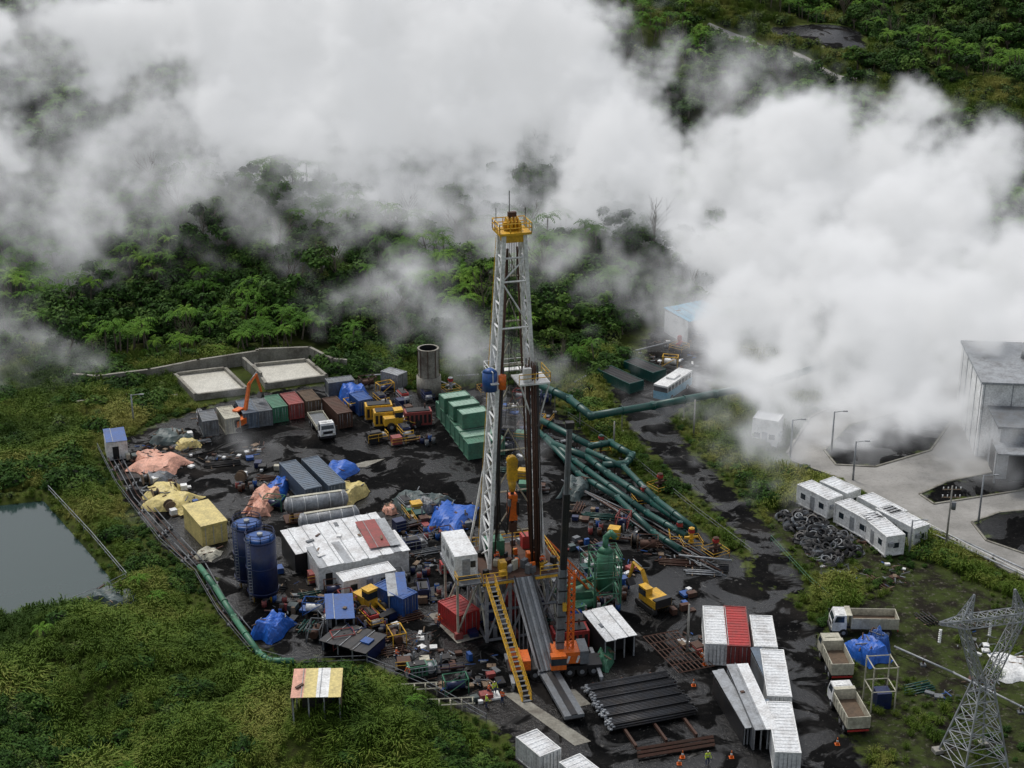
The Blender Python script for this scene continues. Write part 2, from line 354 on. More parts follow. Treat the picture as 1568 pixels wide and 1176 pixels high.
def forest(name,y0,y1,s,onlybench=False):
    X,Y=jgrid(-200,230,y0,y1,s); k=inview(X,Y); X,Y=X[k],Y[k]
    kk=np.clip((X-15)/70,0,1); k=(Y>(247+30*kk*kk*(3-2*kk))+fb(X,Y,9)*2)&(sd(BAS,X,Y)<-1)&(sd(PAD,X,Y)<-3)&(sd(ROAD,X,Y)<-3)&(sd(WELL,X,Y)<-3)&(sd(LINER,X,Y)<-1)&(sd(TRACK,X,Y)<-1)
    X,Y=X[k],Y[k]
    bd=sd(BENCH,X,Y)+fb(X,Y,7)*3
    band=np.sin((Y+.5*X)/5.5+fb(X,Y,19)*1.2)
    bench=(bd>0)&(band<.45)
    if onlybench: X,Y=X[bench],Y[bench]; bench=bench[bench]
    n=len(X); r=NR.rand(n); f=fb(X,Y,14,2)
    ids=np.where(r<.6,NR.randint(0,3,n),np.where(r<.74,NR.randint(3,5,n),NR.randint(10,12,n))); ids=np.where(r>.985,12,ids)
    fn=(f+NR.normal(0,.5,n))>.7; ids=np.where(fn,NR.randint(5,7,n),ids)
    sc=NR.uniform(1.2,2.6,n)*(s/3.0)**.5; sc=np.where((ids>=3)&(ids<5),NR.uniform(2.0,3.4,n),sc); sc=np.where(ids==12,NR.uniform(3,4.2,n),sc); sc=np.where(fn,NR.uniform(1.7,2.9,n),sc)
    fn&=~bench
    ids=np.where(bench,np.where(r<.8,NR.randint(7,10,n),NR.randint(10,12,n)),ids); sc=np.where(bench,NR.uniform(1.3,2.4,n),sc)
    near=(Y<260); sc=np.where(near&~fn,sc*.75,sc)
    Z=H(X,Y)+np.where(fn,1.0*sc,.1)+np.where(bench,0,np.clip(fb(X,Y,8,1),0,2)*1.6)
    scatter(name,np.stack([X,Y,Z],1),np.stack([sc,sc,sc*NR.uniform(.8,1.25,n)],1),ids)
forest('hillside_forest',242,350,2.3); forest('distant_hillside_forest',350,545,3.2); forest('terrace_grass',350,545,2.0,True)
X,Y=jgrid(-120,140,108,312,1.0); k=inview(X,Y,.03); X,Y=X[k],Y[k]
a=np.maximum(np.maximum(sd(PAD,X,Y),sd(ROAD,X,Y)),np.maximum(sd(YARD,X,Y),sd(WELL,X,Y)))
pd=sd(POND,X,Y); dd=sd(DIRT,X,Y)
kk=np.clip((X-15)/70,0,1); lim=254+40*kk*kk*(3-2*kk)
BAS2=W([(250,568),(480,545),(520,592),(290,622)])
SHP=PG(488,1062); shc=np.hypot(X-SHP.x,(Y-SHP.y-1.5)*.8)>4.2
k=(a<-.4+.4*fb(X,Y,4))&(pd<-.1)&(Y<lim)&shc&(sd(BAS2,X,Y)<0)&((dd<0)|((fb(X,Y,6,.5)>.35)&(NR.rand(len(X))<.6)))
X,Y,a,dd=X[k],Y[k],a[k],dd[k]; n=len(X); f=fb(X,Y,8,1.3); r=NR.rand(n)
sc_m=(f+NR.normal(0,.2,n)>.65)|(r<.04)
ids=np.where(sc_m,np.where(NR.rand(n)<.3,NR.randint(10,12,n),NR.randint(0,3,n)),NR.randint(7,10,n)); ids=np.where((r>.9955)&(a<-6),NR.randint(5,7,n),ids)
far_=(Y>190)&(a<-3)&(dd<0)
sc=np.where(sc_m,NR.uniform(.5,1.3,n),NR.uniform(.8,1.9,n)*np.clip(1+.35*fb(X,Y,5,3),.6,1.5)); sc=np.where(far_&sc_m,sc*1.5,sc); sc=np.where((ids==5)|(ids==6),1.5,sc)
edgef=np.clip(-a/4,.5,1); edgef=np.where(dd>0,.45,edgef); edgef=np.where(sd(POND,X,Y)>-3,.5,edgef); sc=sc*edgef
Z=H(X,Y)+np.where((ids==5)|(ids==6),.5,0)
scatter('grass_and_scrub',np.stack([X,Y,Z],1),np.stack([sc,sc,sc*NR.uniform(.8,1.2,n)],1),ids)
# ---------------------------------------------------------------- object makers
def container(name,a,b_,m,h=2.6,w=2.44,z0=0,roof=None,door=True,win=False,feet=False):
    A=P(*a,h+z0);Bp=P(*b_,h+z0); L_=(Bp-A).length; c=(A+Bp)/2; y=yawof(A,Bp)
    b=B(); e=.12
    b.box((0,0,.12),(L_-e,w-e,h-.2),m,top=roof or m)
    for sx in (-1,1):
        for sy in (-1,1): b.box((sx*(L_/2-.08),sy*(w/2-.08),0),(.2,.2,h),m)
    for sy in (-1,1):
        b.box((0,sy*(w/2-.05),h-.14),(L_-.36,.12,.15),m); b.box((0,sy*(w/2-.05),.05),(L_-.36,.12,.16),m)
        if not win:
            n=int(L_/.45)
            for i in range(n): b.box((-L_/2+.35+i*(L_-.7)/max(1,n-1),sy*(w/2-.045),.22),(.16,.05,h-.37),m)
    for sx in (-1,1): b.box((sx*(L_/2-.05),0,h-.14),(.12,w-.36,.15),m); b.box((sx*(L_/2-.05),0,.05),(.12,w-.36,.15),m)
    n=int(L_/.6)
    for i in range(n): b.box((-L_/2+.4+i*(L_-.8)/max(1,n-1),0,h-.08),(.2,w-.3,.04),roof or m)
    if door:
        for sy in (-.75,-.35,.35,.75): b.cyl((L_/2+.0,sy*w/2*.9,.2),(L_/2+.0,sy*w/2*.9,h-.2),.03,LGREY,6)
        b.box((L_/2-.045,0,.2),(.05,.04,h-.36),DARK)
    if win:
        for sy in (-1,1):
            for t in (-.3,.28): b.box((t*L_,sy*(w/2-.055),1.1),(.9,.05,.8),GLASS); b.box((t*L_,sy*(w/2-.06),1.0),(1.05,.05,.09),m)
            b.box((0,sy*(w/2-.055),.15),(.85,.05,2.0),LGREY)
        b.box((L_/2-.05,.2,1.1),(.05,.8,.7),GLASS)
        b.box((L_/2+.2,-.7,1.5),(.35,.7,.5),LGREY)
    if feet:
        for sx in (-.8,0,.8): b.box((sx*L_/2,0,-.35),(.3,w,.4),CONC)
    return b.obj(name,(c.x,c.y,z0),y)
def fit(c0,c1,c2,h):
    a,b_,c=P(*c0,h),P(*c1,h),P(*c2,h); y=yawof(a,b_); L_=(b_-a).length
    n=Vector((-math.sin(y),math.cos(y),0)); w=(c-b_).dot(n); ce=(a+b_)/2+n*w/2
    return ce,y,L_,abs(w)
def shed(name,c0,c1,c2,h,wall,roof,slope=.4,openfront=True,over=.4,z0=0,stripes=None):
    ce,y,L_,w=fit(c0,c1,c2,h+z0); b=B(); rr=random.Random(int(c0[0]))
    for sx in (-1,-.33,.33,1):
        for sy in (-1,1): b.box((sx*(L_/2-.15),sy*(w/2-.15),-z0),(.14,.14,h+z0-.1+(slope*.5*sy)),LGREY)
    b.box((0,w/2-.05,0),(L_,.06,h-.1+slope*.4),wall)
    for sx in (-1,1): b.box((sx*(L_/2-.03),0,0),(.06,w-.15,h-.15-slope*.4),wall)
    if not openfront:
        b.box((0,-w/2+.05,0),(L_-.12,.06,h-.15-slope*.4),wall)
        for i in range(int(L_/2.5)): b.box((-L_/2+1.3+i*2.5,-w/2+.005,.9 if i%2 else .1),(.9,.04,.9 if i%2 else 2.0),GLASS if i%2 else DARK)
    else: b.box((0,0,.3),(L_*.6,w*.5,1.2),DARK); b.box((L_*.3,0,.2),(1.2,1.2,1.6),BLUE)
    an=math.atan2(slope,w)
    n=max(2,int(L_/1.0)); sw=L_/n
    for i in range(n):
        rm=roof if rr.random()>.08 else LGREY
        if stripes: rm=stripes[int(i*len(stripes)/n)]
        b.box((-L_/2+sw*(i+.5),rr.uniform(-.12,.12),h-.05+rr.uniform(0,.05)),(sw+.01,w+over*2,.05),rm,rx=an)
    for i in range(int(L_/1.8)): b.box((-L_/2+1+i*1.8,0,h+.06),(.07,w+over*2,.05),LGREY,rx=an)
    for i in range(int(L_*w/14)): b.box((rr.uniform(-.42,.42)*L_,rr.uniform(-.4,.4)*w,h+.05),(rr.uniform(.3,1.2),rr.uniform(.2,.6),.12),rr.choice([RUST,GREY,WOOD,WHITE]),rz=rr.uniform(0,3))
    return b.obj(name,(ce.x,ce.y,z0),y)
def tarp(name,u,v,sx,sy,h,m,rz=0.,seed=0,z0=0):
    c=P(u,v,h*.6+z0); b=B(); rr=random.Random(seed+int(u*3+v)); n=16; g=[]
    ph=[rr.uniform(0,6) for _ in range(8)]
    for j in range(n+1):
        row=[]
        for i in range(n+1):
            a=i/n*2-1; d=j/n*2-1; e=min(1,max(0,(1-abs(a))*2.6))*min(1,max(0,(1-abs(d))*2.6))
            st=.12*(math.floor(2.2*math.sin(3*a+ph[0])+1.6*math.sin(3.5*d+ph[1])))
            z=h*(e**.7)*(.78+.6*st*.5+.07*math.sin(8*a+ph[2]+5*d)+rr.uniform(-.025,.025))+.05
            k=1+.12*math.sin(4*d+ph[3]); k2=1+.12*math.sin(4*a+ph[4])
            row.append((a*sx/2*k+rr.uniform(-.05,.05),d*sy/2*k2+rr.uniform(-.05,.05),max(.03,z)))
        g.append(row)
    for j in range(n):
        for i in range(n):
            b.poly([g[j][i],g[j][i+1],g[j+1][i+1]],m); b.poly([g[j][i],g[j+1][i+1],g[j+1][i]],m)
    for q in range(5): x,y=rr.uniform(-.4,.4)*sx,rr.uniform(-.4,.4)*sy; b.box((x,y,h*.75),(.12,rr.uniform(.6,1.6),.12),rr.choice([WOOD,RUST,GREY]),rz=rr.uniform(0,3))
    return b.obj(name,(c.x,c.y,z0),rz)
def wheel(b,x,y,r=.5,w=.3):
    b.cyl((x,y-w/2,r),(x,y+w/2,r),r,BLACK,14); b.cyl((x,y-w/2-.02,r),(x,y+w/2+.02,r),r*.45,LGREY,10)
def dump_truck(name,u,v,fwd,cab=WHITE,bed=CREAM,L_=7.8,flat=False,load=BROWN):
    c=P(u,v,0); b=B()   # +x forward
    b.box((0,0,.75),(L_-.6,.9,.3),DARK)
    for y in (-1.05,1.05):
        for x in (L_/2-1.5,-L_/2+1.2,-L_/2+2.5): wheel(b,x,y,.52,.32)
    x0=L_/2
    b.box((x0-.95,0,.75),(1.7,2.35,1.05),cab)
    q=[(x0-1.8,-1.17,1.8),(x0-.12,-1.17,1.8),(x0-.12,1.17,1.8),(x0-1.8,1.17,1.8),(x0-1.75,-1.05,2.75),(x0-.45,-1.05,2.75),(x0-.45,1.05,2.75),(x0-1.75,1.05,2.75)]
    for f in ((4,5,6,7),(0,1,5,4),(1,2,6,5),(2,3,7,6),(3,0,4,7)): b.poly([q[i] for i in f],cab)
    b.poly([(x0-.14,-1.0,1.88),(x0-.14,1.0,1.88),(x0-.4,.92,2.6),(x0-.4,-.92,2.6)],GLASS)
    for s in (-1,1):
        b.poly([(x0-1.5,s*1.18,1.88),(x0-.35,s*1.18,1.88),(x0-.6,s*1.1,2.6),(x0-1.5,s*1.1,2.6)][::s],GLASS)
        b.box((x0-.1,s*1.35,1.9),(.1,.2,.45),DARK); b.box((x0-.09,s*.85,.95),(.05,.35,.22),CREAM)
    b.box((x0-.05,0,.5),(.2,2.4,.35),DARK); b.box((x0-.085,0,1.15),(.04,1.5,.45),DARK); b.box((x0-1.2,0,2.76),(.6,1.6,.06),cab)
    bl=L_-2.3; bx=-L_/2+bl/2; hh=.45 if flat else 1.25
    b.box((bx,0,1.1),(bl,2.45,.15),bed)
    for s in (-1,1):
        b.box((bx,s*1.2,1.25),(bl,.08,hh),bed)
        for i in range(6): b.box((bx-bl/2+.3+i*(bl-.6)/5,s*1.26,1.2),(.12,.07,hh),bed)
    b.box((bx+bl/2-.04,0,1.25),(.08,2.3,hh+.35),bed); b.box((bx-bl/2+.04,0,1.25),(.08,2.3,hh),bed)
    if not flat: b.box((bx+bl/2+.25,0,hh+1.5),(.6,2.3,.08),bed)
    b.box((bx,0,1.26),(bl-.2,2.28,.35 if not flat else .1),load)
    b.box((-L_/2+.02,0,.75),(.08,2.3,.2),RED)
    return b.obj(name,(c.x,c.y,0),fwd)
def excavator(name,u,v,yaw,m,up=1.0):
    c=P(u,v,0); b=B()
    for s in (-1,1):
        b.box((0,s*1.05,.12),(3.2,.55,.6),BLACK); b.cyl((-1.6,s*1.05-.27,.42),(-1.6,s*1.05+.27,.42),.4,BLACK,12); b.cyl((1.6,s*1.05-.27,.42),(1.6,s*1.05+.27,.42),.4,BLACK,12)
    b.box((0,0,.6),(1.6,1.6,.35),DARK); b.box((-.45,0,.95),(3.2,2.4,.95),m); b.box((-1.75,0,1.0),(.7,2.3,1.1),DARK)
    b.box((.6,.75,1.0),(1.5,.95,1.75),m); b.box((.65,.75,1.75),(1.53,.98,.8),GLASS); b.box((.6,.75,2.72),(1.6,1.05,.1),m)
    p0=Vector((1.0,-.1,1.4));p1=Vector((2.6,-.1,3.4+up));p2=Vector((4.4,-.1,3.6+up*1.3));p3=Vector((5.4,-.1,1.2+up))
    b.cyl(p0,p1,.36,m,4,.3,sm=False); b.cyl(p1,p2,.32,m,4,.24,sm=False); b.cyl(p2,p3,.25,m,4,.18,sm=False)
    b.cyl((1.5,-.1,1.3),p1.lerp(p2,.1)-Vector((0,0,.3)),.08,LGREY,8); b.cyl(p1+Vector((.2,0,.45)),p2+Vector((.2,0,.3)),.07,LGREY,8)
    b.poly([p3+Vector((-.1,-.5,0)),p3+Vector((-.1,.5,0)),p3+Vector((-.9,.5,-.7)),p3+Vector((-.9,-.5,-.7))],DARK)
    b.poly([p3+Vector((-.1,-.5,0)),p3+Vector((.1,-.5,-.9)),p3+Vector((-.9,-.5,-.7))],DARK); b.poly([p3+Vector((-.1,.5,0)),p3+Vector((.1,.5,-.9)),p3+Vector((-.9,.5,-.7))],DARK)
    b.poly([p3+Vector((-.1,-.5,0)),p3+Vector((-.1,.5,0)),p3+Vector((.1,.5,-.9)),p3+Vector((.1,-.5,-.9))],DARK)
    return b.obj(name,(c.x,c.y,0),yaw)
# ---------------------------------------------------------------- drilling rig
rc=P(785,857,8); b=B(); DF=8.0
for x in (-4.3,-1.5,1.5,4.3):
    for y in (-4.2,0,4.2): b.beam((x,y,0),(x,y,DF-.4),.35,LGREY if (x+y)%2 else DARK)
for y in (-4.2,0,4.2):
    for a,c in ((-4.3,-1.5),(1.5,4.3),(-1.5,1.5)):
        b.beam((a,y,.4),(c,y,DF-.6),.2,LGREY); b.beam((c,y,.4),(a,y,DF-.6),.2,LGREY)
for x in (-4.3,4.3):
    for a,c in ((-4.2,0),(0,4.2)): b.beam((x,a,.4),(x,c,DF-.6),.2,CREAM); b.beam((x,c,.4),(x,a,DF-.6),.2,CREAM)
for z in (.2,DF*.5):
    for y in (-4.2,4.2): b.beam((-4.3,y,z),(4.3,y,z),.3,GREY)
    for x in (-4.3,4.3): b.beam((x,-4.2,z),(x,4.2,z),.3,GREY)
b.box((0,0,DF-.4),(9.6,9.2,.4),GREY); b.box((0,0,DF),(9.2,8.8,.04),RUST)
b.rail([(-4.8,-4.6,DF),(-2,-4.6,DF)],YELL); b.rail([(2,-4.6,DF),(4.8,-4.6,DF),(4.8,4.6,DF),(-4.8,4.6,DF),(-4.8,1,DF)],YELL,w=.09)
b.box((0,-4.63,DF-.42),(9.7,.08,.3),YELL); b.box((4.83,0,DF-.42),(.08,9.2,.3),YELL)
b.cyl((0,0,0),(0,0,DF-1),.5,RED,10); b.cyl((0,0,2),(0,0,3.6),.9,RED,12); b.cyl((0,0,4.2),(0,0,5.2),.8,ORANGE,12)
b.box((-1.8,2.2,DF+.05),(2.4,1.8,1.9),GREEN); b.cyl((-3,2.2,DF+1.2),(-.6,2.2,DF+1.2),.7,DARK,12)
b.box((2.6,2.8,DF+.05),(1.5,1.3,1.6),RED); b.box((1.7,-1.5,DF+.05),(.9,.8,1.5),ORANGE); b.box((-1.9,-2.3,DF+.05),(.8,1.1,1.2),YELL)
b.cyl((0,0,DF),(0,0,DF+.3),.8,DARK,14)
for k in range(30): b.box((R.uniform(-4.2,4.2),R.uniform(-3.8,4),DF+.05),(R.uniform(.2,.9),R.uniform(.2,.7),R.uniform(.2,1.3)),R.choice([DARK,RUST,GREY,LGREY,YELL,DARK,ORANGE,CREAM]),rz=R.uniform(0,1))
for k in range(24):
    x,y=R.uniform(-4,4),R.uniform(-4,4); b.box((x,y,0),(R.uniform(.5,1.6),R.uniform(.5,1.6),R.uniform(.6,3.5)),R.choice([DARK,GREY,RUST,NAVY,DRED,LGREY]))
MT=47.6
def leg(sx,sy,t):
    w0,w1=3.3,1.15; d0,d1=2.0,.95
    return Vector((sx*(w0+(w1-w0)*t),sy*(d0+(d1-d0)*t)+.3,DF+(MT-DF)*t))
N=15
for sx in (-1,1):
    for sy in (-1,1): b.beam(leg(sx,sy,0),leg(sx,sy,1),.4,WHITE)
    for i in range(N):
        t0,t1=i/N,(i+1)/N
        b.beam(leg(sx,-1,t0),leg(sx,1,t1),.18,WHITE); b.beam(leg(sx,1,t0),leg(sx,-1,t1),.18,WHITE)
        b.beam(leg(sx,-1,t1),leg(sx,1,t1),.19,WHITE)
for i in range(N):
    t0,t1=i/N,(i+1)/N
    if i%2==0: b.beam(leg(-1,1,t1),leg(1,1,t1),.16,CREAM)
    if i%2==0 and i<N-1:
        t2=(i+2)/N; m_=(leg(-1,1,t2)+leg(1,1,t2))/2
        b.beam(leg(-1,1,t0),m_,.13,CREAM); b.beam(leg(1,1,t0),m_,.13,CREAM)
for i in (N,N-1,N-2,N-4): b.beam(leg(-1,-1,i/N),leg(1,-1,i/N),.16,WHITE)
b.beam(leg(-1,-1,(N-2)/N),leg(1,-1,(N-1)/N),.13,WHITE); b.beam(leg(1,-1,(N-4)/N),leg(-1,-1,(N-2)/N),.13,WHITE)
for x in (-.25,.25): b.beam(leg(-1,1,.02)+Vector((x,.35,0)),leg(-1,1,.98)+Vector((x,.35,0)),.05,YELL)
for i in range(60): q=leg(-1,1,i/60)+Vector((0,.35,0)); b.beam(q-Vector((.25,0,0)),q+Vector((.25,0,0)),.04,YELL)
b.cyl(leg(-1,-1,.05)+Vector((.6,0,0)),leg(-1,-1,.62)+Vector((.6,0,0)),.11,DARK,6)
b.cyl(leg(1,1,.0)-Vector((.5,0,0)),leg(1,1,.95)-Vector((.4,0,0)),.12,RUST,6); b.cyl(leg(-1,1,.3)+Vector((1.3,-.5,0)),leg(-1,1,.95)+Vector((.9,-.5,0)),.16,RUST,6)
b.box((0,.3,MT),(3.6,3.0,.25),YELL); b.rail([(-1.8,-1.2,MT+.2),(1.8,-1.2,MT+.2),(1.8,1.8,MT+.2),(-1.8,1.8,MT+.2),(-1.8,-1.2,MT+.2)],YELL,h=1.1,w=.09,post=.9)
b.box((0,.3,MT-.9),(2.5,2.1,.9),YELL)
for x in (-.6,-.2,.2,.6): b.cyl((x-.07,.3,MT+.95),(x+.07,.3,MT+.95),.75,YELL,16)
b.box((0,.3,MT+.25),(1.9,.5,.9),YELL); b.box((0,.3,MT+1.75),(.9,.5,.5),RUST)
b.beam((-.3,.3,MT+1.5),(-.3,.3,MT+4.6),.08,DARK); b.beam((-1.6,1,MT+.2),(-1.6,1,MT+2.6),.06,DARK); b.beam((1.7,1,MT+.2),(1.7,1,MT+2.4),.06,DARK)
for x in (-.35,-.2,-.05,.1,.25,.4): b.cyl((x*1.3,.3,MT),(x,.2,21),.03,DARK,5)
b.cyl((.9,.3,MT),(-1.4,2.2,DF+1.4),.03,DARK,5)
b.box((0,.2,18.2),(1.1,.75,2.6),YELL); b.cyl((0,-.2,20.6),(0,.6,20.6),.62,YELL,14); b.cyl((0,.2,16.8),(0,.2,18.2),.35,YELL,10,.55)
b.box((0,.2,13.2),(1.0,1.0,3.2),ORANGE); b.cyl((0,.2,12),(0,.2,16.8),.22,DARK,8); b.box((0,.2,11.8),(.9,.9,1.1),RUST); b.cyl((0,.2,DF),(0,.2,12),.1,RUST,8)
b.box((.5,-.2,14),(.25,.7,1.6),DARK); b.box((-.5,-.3,15.2),(.3,.5,.8),GREY)
for x in (-.55,.55): b.cyl((x,.2,17),(x,.2,12.5),.07,DARK,6)
b.path([Vector((-.3,-.3,16)),Vector((-1.0,-1,12)),Vector((-1.9,-1.4,14)),Vector((-2.2,-1.4,24))],.09,BLACK,6)
RB=31.2
b.box((1.6,-1.6,RB-.2),(3.6,3.4,.18),WHITE); b.rail([(-.2,-3.3,RB),(3.4,-3.3,RB),(3.4,.1,RB)],YELL,h=1.1); b.rail([(-2.8,-1.9,RB),(-2.8,2,RB),(2.6,2,RB)],WHITE,h=1.2)
b.box((0,2.1,RB-.2),(5.4,1.0,.12),WHITE); b.box((-2.6,0,RB-.2),(.9,4.2,.12),WHITE); b.box((.9,-2.6,RB+.1),(.9,.5,1.5),WHITE)
b.beam((3.3,-3.2,RB-.2),leg(1,-1,.42),.14,WHITE); b.beam((0,-3.2,RB-.2),leg(1,-1,.42),.14,WHITE)
for i in range(6):
    for j in range(6):
        if (i+j)%5==0: continue
        x=1.15+i*.23+R.uniform(-.05,.05); y=-2.5+j*.34
        b.cyl((x+.55+R.uniform(-.08,.08),y-.25,DF+.05),(x,y+.1,RB+R.uniform(1.2,2.4)),.06,RUST if (i*3+j)%4 else DARK,6)
for i in range(3): b.cyl((-1.3-i*.2,1.4,DF),(-1.0-i*.1,1.4,RB+1.5),.08,DARK,6)
b.cyl((-2.9,-.9,RB-1.2),(-2.9,-.9,RB+1.0),.85,BLUE,16); b.cyl((-2.9,-.9,RB+1.0),(-2.9,-.9,RB+1.35),.85,BLUE,16,.3); b.cyl((-1.6,-1.4,RB-1.0),(-1.6,-1.4,RB+.6),.45,ORANGE,10)
for sx in (-1,1): b.beam((sx*4.2,4.2,DF),leg(sx,1,.33),.22,WHITE)
b.box((-6.3,.6,DF+.1),(2.7,6.6,2.7),WHITE,top=ROOFW)
for y in (-1.6,.6,2.6): b.box((-7.67,y,DF+1.2),(.05,1.0,.8),GLASS)
b.box((-6.3,-2.73,DF+.3),(.9,.05,2.0),LGREY); b.box((-5.5,-2.73,DF+1.2),(.6,.05,.8),GLASS)
for i in range(12): b.box((-7.67,-2.5+i*.55,DF+.2),(.06,.1,2.5),WHITE)
b.box((-6.3,.6,DF-.35),(2.9,7.2,.3),LGREY)
for y in (-2.4,3.6): b.beam((-7.3,y,0),(-7.3,y,DF-.3),.25,CREAM); b.beam((-7.3,y,1),(-4.5,y,DF-.5),.18,CREAM)
b.rail([(-7.7,-4.3,DF),(-7.7,-2.9,DF)],YELL); b.box((-6.3,-3.6,DF-.2),(2.8,1.6,.15),GREY); b.rail([(-7.7,-4.4,DF),(-5,-4.4,DF)],YELL)
p0=Vector((-4.0,-4.8,DF));p1=Vector((-3.4,-17.5,.1))
for s in (-.5,.5):
    o=Vector((s,0,0)); b.beam(p0+o,p1+o,.15,YELL)
    for k in (1.05,.55): b.beam(p0+o+Vector((0,0,k)),p1+o+Vector((0,0,k)),.06,YELL)
    for i in range(9): q=p0.lerp(p1,i/8)+o; b.beam(q,q+Vector((0,0,1.05)),.06,YELL)
for i in range(26): q=p0.lerp(p1,i/25); b.box(q,(.95,.3,.05),GREY)
r0=Vector((0,-4.6,DF));r1=Vector((0.2,-14.0,1.2))
for i in range(6):
    x=-.95+i*.38; b.beam(r0+Vector((x,0,0)),r1+Vector((x,0,0)),.37,GREY if i%2 else LGREY)
for s in (-1.1,1.1): b.beam(r0+Vector((s,0,.35)),r1+Vector((s,0,.35)),.15,DARK); b.beam(r0+Vector((s,0,-.6)),r1+Vector((s,0,-.4)),.25,LGREY)
for i in range(6): q=r0.lerp(r1,i/6); b.beam(q+Vector((-1.1,0,-.6)),q+Vector((1.1,0,-.6)),.15,LGREY); b.beam(Vector((q.x-1,q.y,0)),q+Vector((-1,0,-.5)),.12,LGREY)
b.box((.2,-18.5,.7),(2.2,9,.4),GREY); b.box((.2,-18.5,1.1),(.7,9,.1),DARK)
for y in (-15,-18,-22): b.box((.2,y,0),(2.0,.4,.7),DARK)
p0=Vector((4.9,2,DF));p1=Vector((11.5,1.2,.1))
for s in (-.5,.5):
    o=Vector((0,s,0)); b.beam(p0+o,p1+o,.2,ORANGE); b.beam(p0+o+Vector((0,0,1)),p1+o+Vector((0,0,1)),.09,ORANGE)
    for i in range(8): q=p0.lerp(p1,i/7)+o; b.beam(q,q+Vector((0,0,1)),.08,ORANGE)
for i in range(22): q=p0.lerp(p1,i/21); b.box(q,(.28,.9,.05),DARK)
b.obj('drilling_rig',(rc.x,rc.y,0),math.radians(16))
# ---------------------------------------------------------------- mobile crane
c=P(848,1030,0); b=B()
b.box((0,0,.9),(10.5,2.5,.5),DARK); b.box((-3.9,0,1.3),(2.2,2.5,1.2),ORANGE); b.box((-4.4,0,1.9),(1.3,2.45,.9),ORANGE); b.box((-5.03,0,1.95),(.06,2.1,.7),GLASS)
for x in (-3.9,-2.3,1.6,3.0,4.3):
    for y in (-1.05,1.05): wheel(b,x,y,.6,.4)
for x in (-5,4.8): b.box((x,0,.7),(.4,6.4,.3),LGREY); [b.box((x,s*3.1,0),(.6,.6,.12),DARK) or b.cyl((x,s*3.1,.1),(x,s*3.1,.9),.12,LGREY,8) for s in (-1,1)]
b.cyl((1,0,1.4),(1,0,1.8),1.2,DARK,16); b.box((1.5,0,1.8),(3.6,2.6,1.4),ORANGE); b.box((3.2,0,1.7),(1.0,2.8,1.6),GREY); b.box((0.2,-1.7,1.6),(1.7,.9,1.7),ORANGE); b.box((0.2,-1.72,2.2),(1.74,.94,.8),GLASS)
for i in range(6): b.box((2.9-i*.55,-1.32,1.9),(.25,.04,.9),WHITE if i%2 else ORANGE,ry=.3)
b.beam((.6,0,2.5),(.9,0,13),.85,GREY); b.beam((.9,0,13),(1.15,0,22),.7,DARK); b.beam((1.15,0,22),(1.4,0,30),.55,GREY); b.box((1.4,0,29.6),(.9,.7,.7),DARK)
for i in range(6): b.box((.62+i*.03*1.6,0,4+i*1.6),(.98,.98,.14),DARK)
for x,y in ((1.5,-.3),(2.1,-.3),(1.5,.3),(2.1,.3)): b.beam((x,y,2.5),(x+.1,y,12.5),.15,ORANGE)
for i in range(14):
    z=2.8+i*.7; b.beam((1.5,-.3,z),(2.1,-.3,z+.7),.1,ORANGE); b.beam((2.1,-.3,z),(1.5,.3,z+.7),.09,ORANGE); b.beam((1.5,-.3,z),(1.5,.3,z+.7),.09,ORANGE)
b.cyl((1.2,-.6,29.6),(1.0,-.7,9),.03,DARK,5); b.box((1.0,-.7,8.2),(.4,.4,.9),YELL)
b.obj('mobile_crane',(c.x,c.y,0),math.radians(8))
# ---------------------------------------------------------------- containers & cabins
for a,c_,m,rf in [((1093,928),(1098,986),WHITE,ROOFW),((1125,928),(1132,989),DRED,RED),((1165,942),(1173,990),WHITE,ROOFW),((1182,994),(1194,1066),WHITE,ROOFW),((1193,1074),(1207,1152),WHITE,ROOFW)]:
    container('shipping_container',a,c_,m,2.8,2.6,roof=rf)
shed('corrugated_shed',(1113,1022),(1146,1020),(1160,1112),2.9,GREY,ROOFW,.3)
shed('corrugated_shed',(1092,1032),(1110,1030),(1122,1112),2.5,DARK,LGREY,.3)
shed('corrugated_shed',(1150,996),(1167,995),(1178,1062),2.5,GREY,BGREY,.3)
shed('corrugated_shed',(1160,1078),(1178,1076),(1192,1150),2.5,GREY,BGREY,.3)
container('shipping_container',(806,1122),(843,1152),WHITE,2.6,2.6,roof=ROOFW)
container('shipping_container',(872,1160),(910,1190),WHITE,2.6,2.6,roof=ROOFW)
container('shipping_container',(687,915),(718,938),RED,2.8,3.0)
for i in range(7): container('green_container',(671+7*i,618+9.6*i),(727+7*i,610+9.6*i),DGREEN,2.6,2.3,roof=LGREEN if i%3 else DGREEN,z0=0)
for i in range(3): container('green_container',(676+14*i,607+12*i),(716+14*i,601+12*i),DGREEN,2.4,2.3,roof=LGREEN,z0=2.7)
for a,c_,m in [((392,609),(405,629),GREY),((414,605),(429,623),GREEN),((440,601),(454,618),DRED),((466,597),(480,613),BROWN),((343,622),(356,640),CREAM),((315,628),(322,644),GREY),((504,608),(528,632),RUST),((500,583),(540,578),GREY),((545,600),(560,612),BLUE),((590,565),(616,572),LGREY),((372,612),(384,632),BGREY)]:
    container('shipping_container',a,c_,m,2.6,2.4)
container('shipping_container',(440,706),(480,747),BGREY,2.6,2.5,roof=BGREY); container('shipping_container',(474,700),(516,741),BGREY,2.6,2.5,roof=BGREY)
container('site_office_cabin',(520,884),(600,866),WHITE,2.6,2.6,roof=ROOFW,win=True,door=False)
container('equipment_container',(583,890),(628,912),BLUE,2.7,2.4,roof=BLUE)
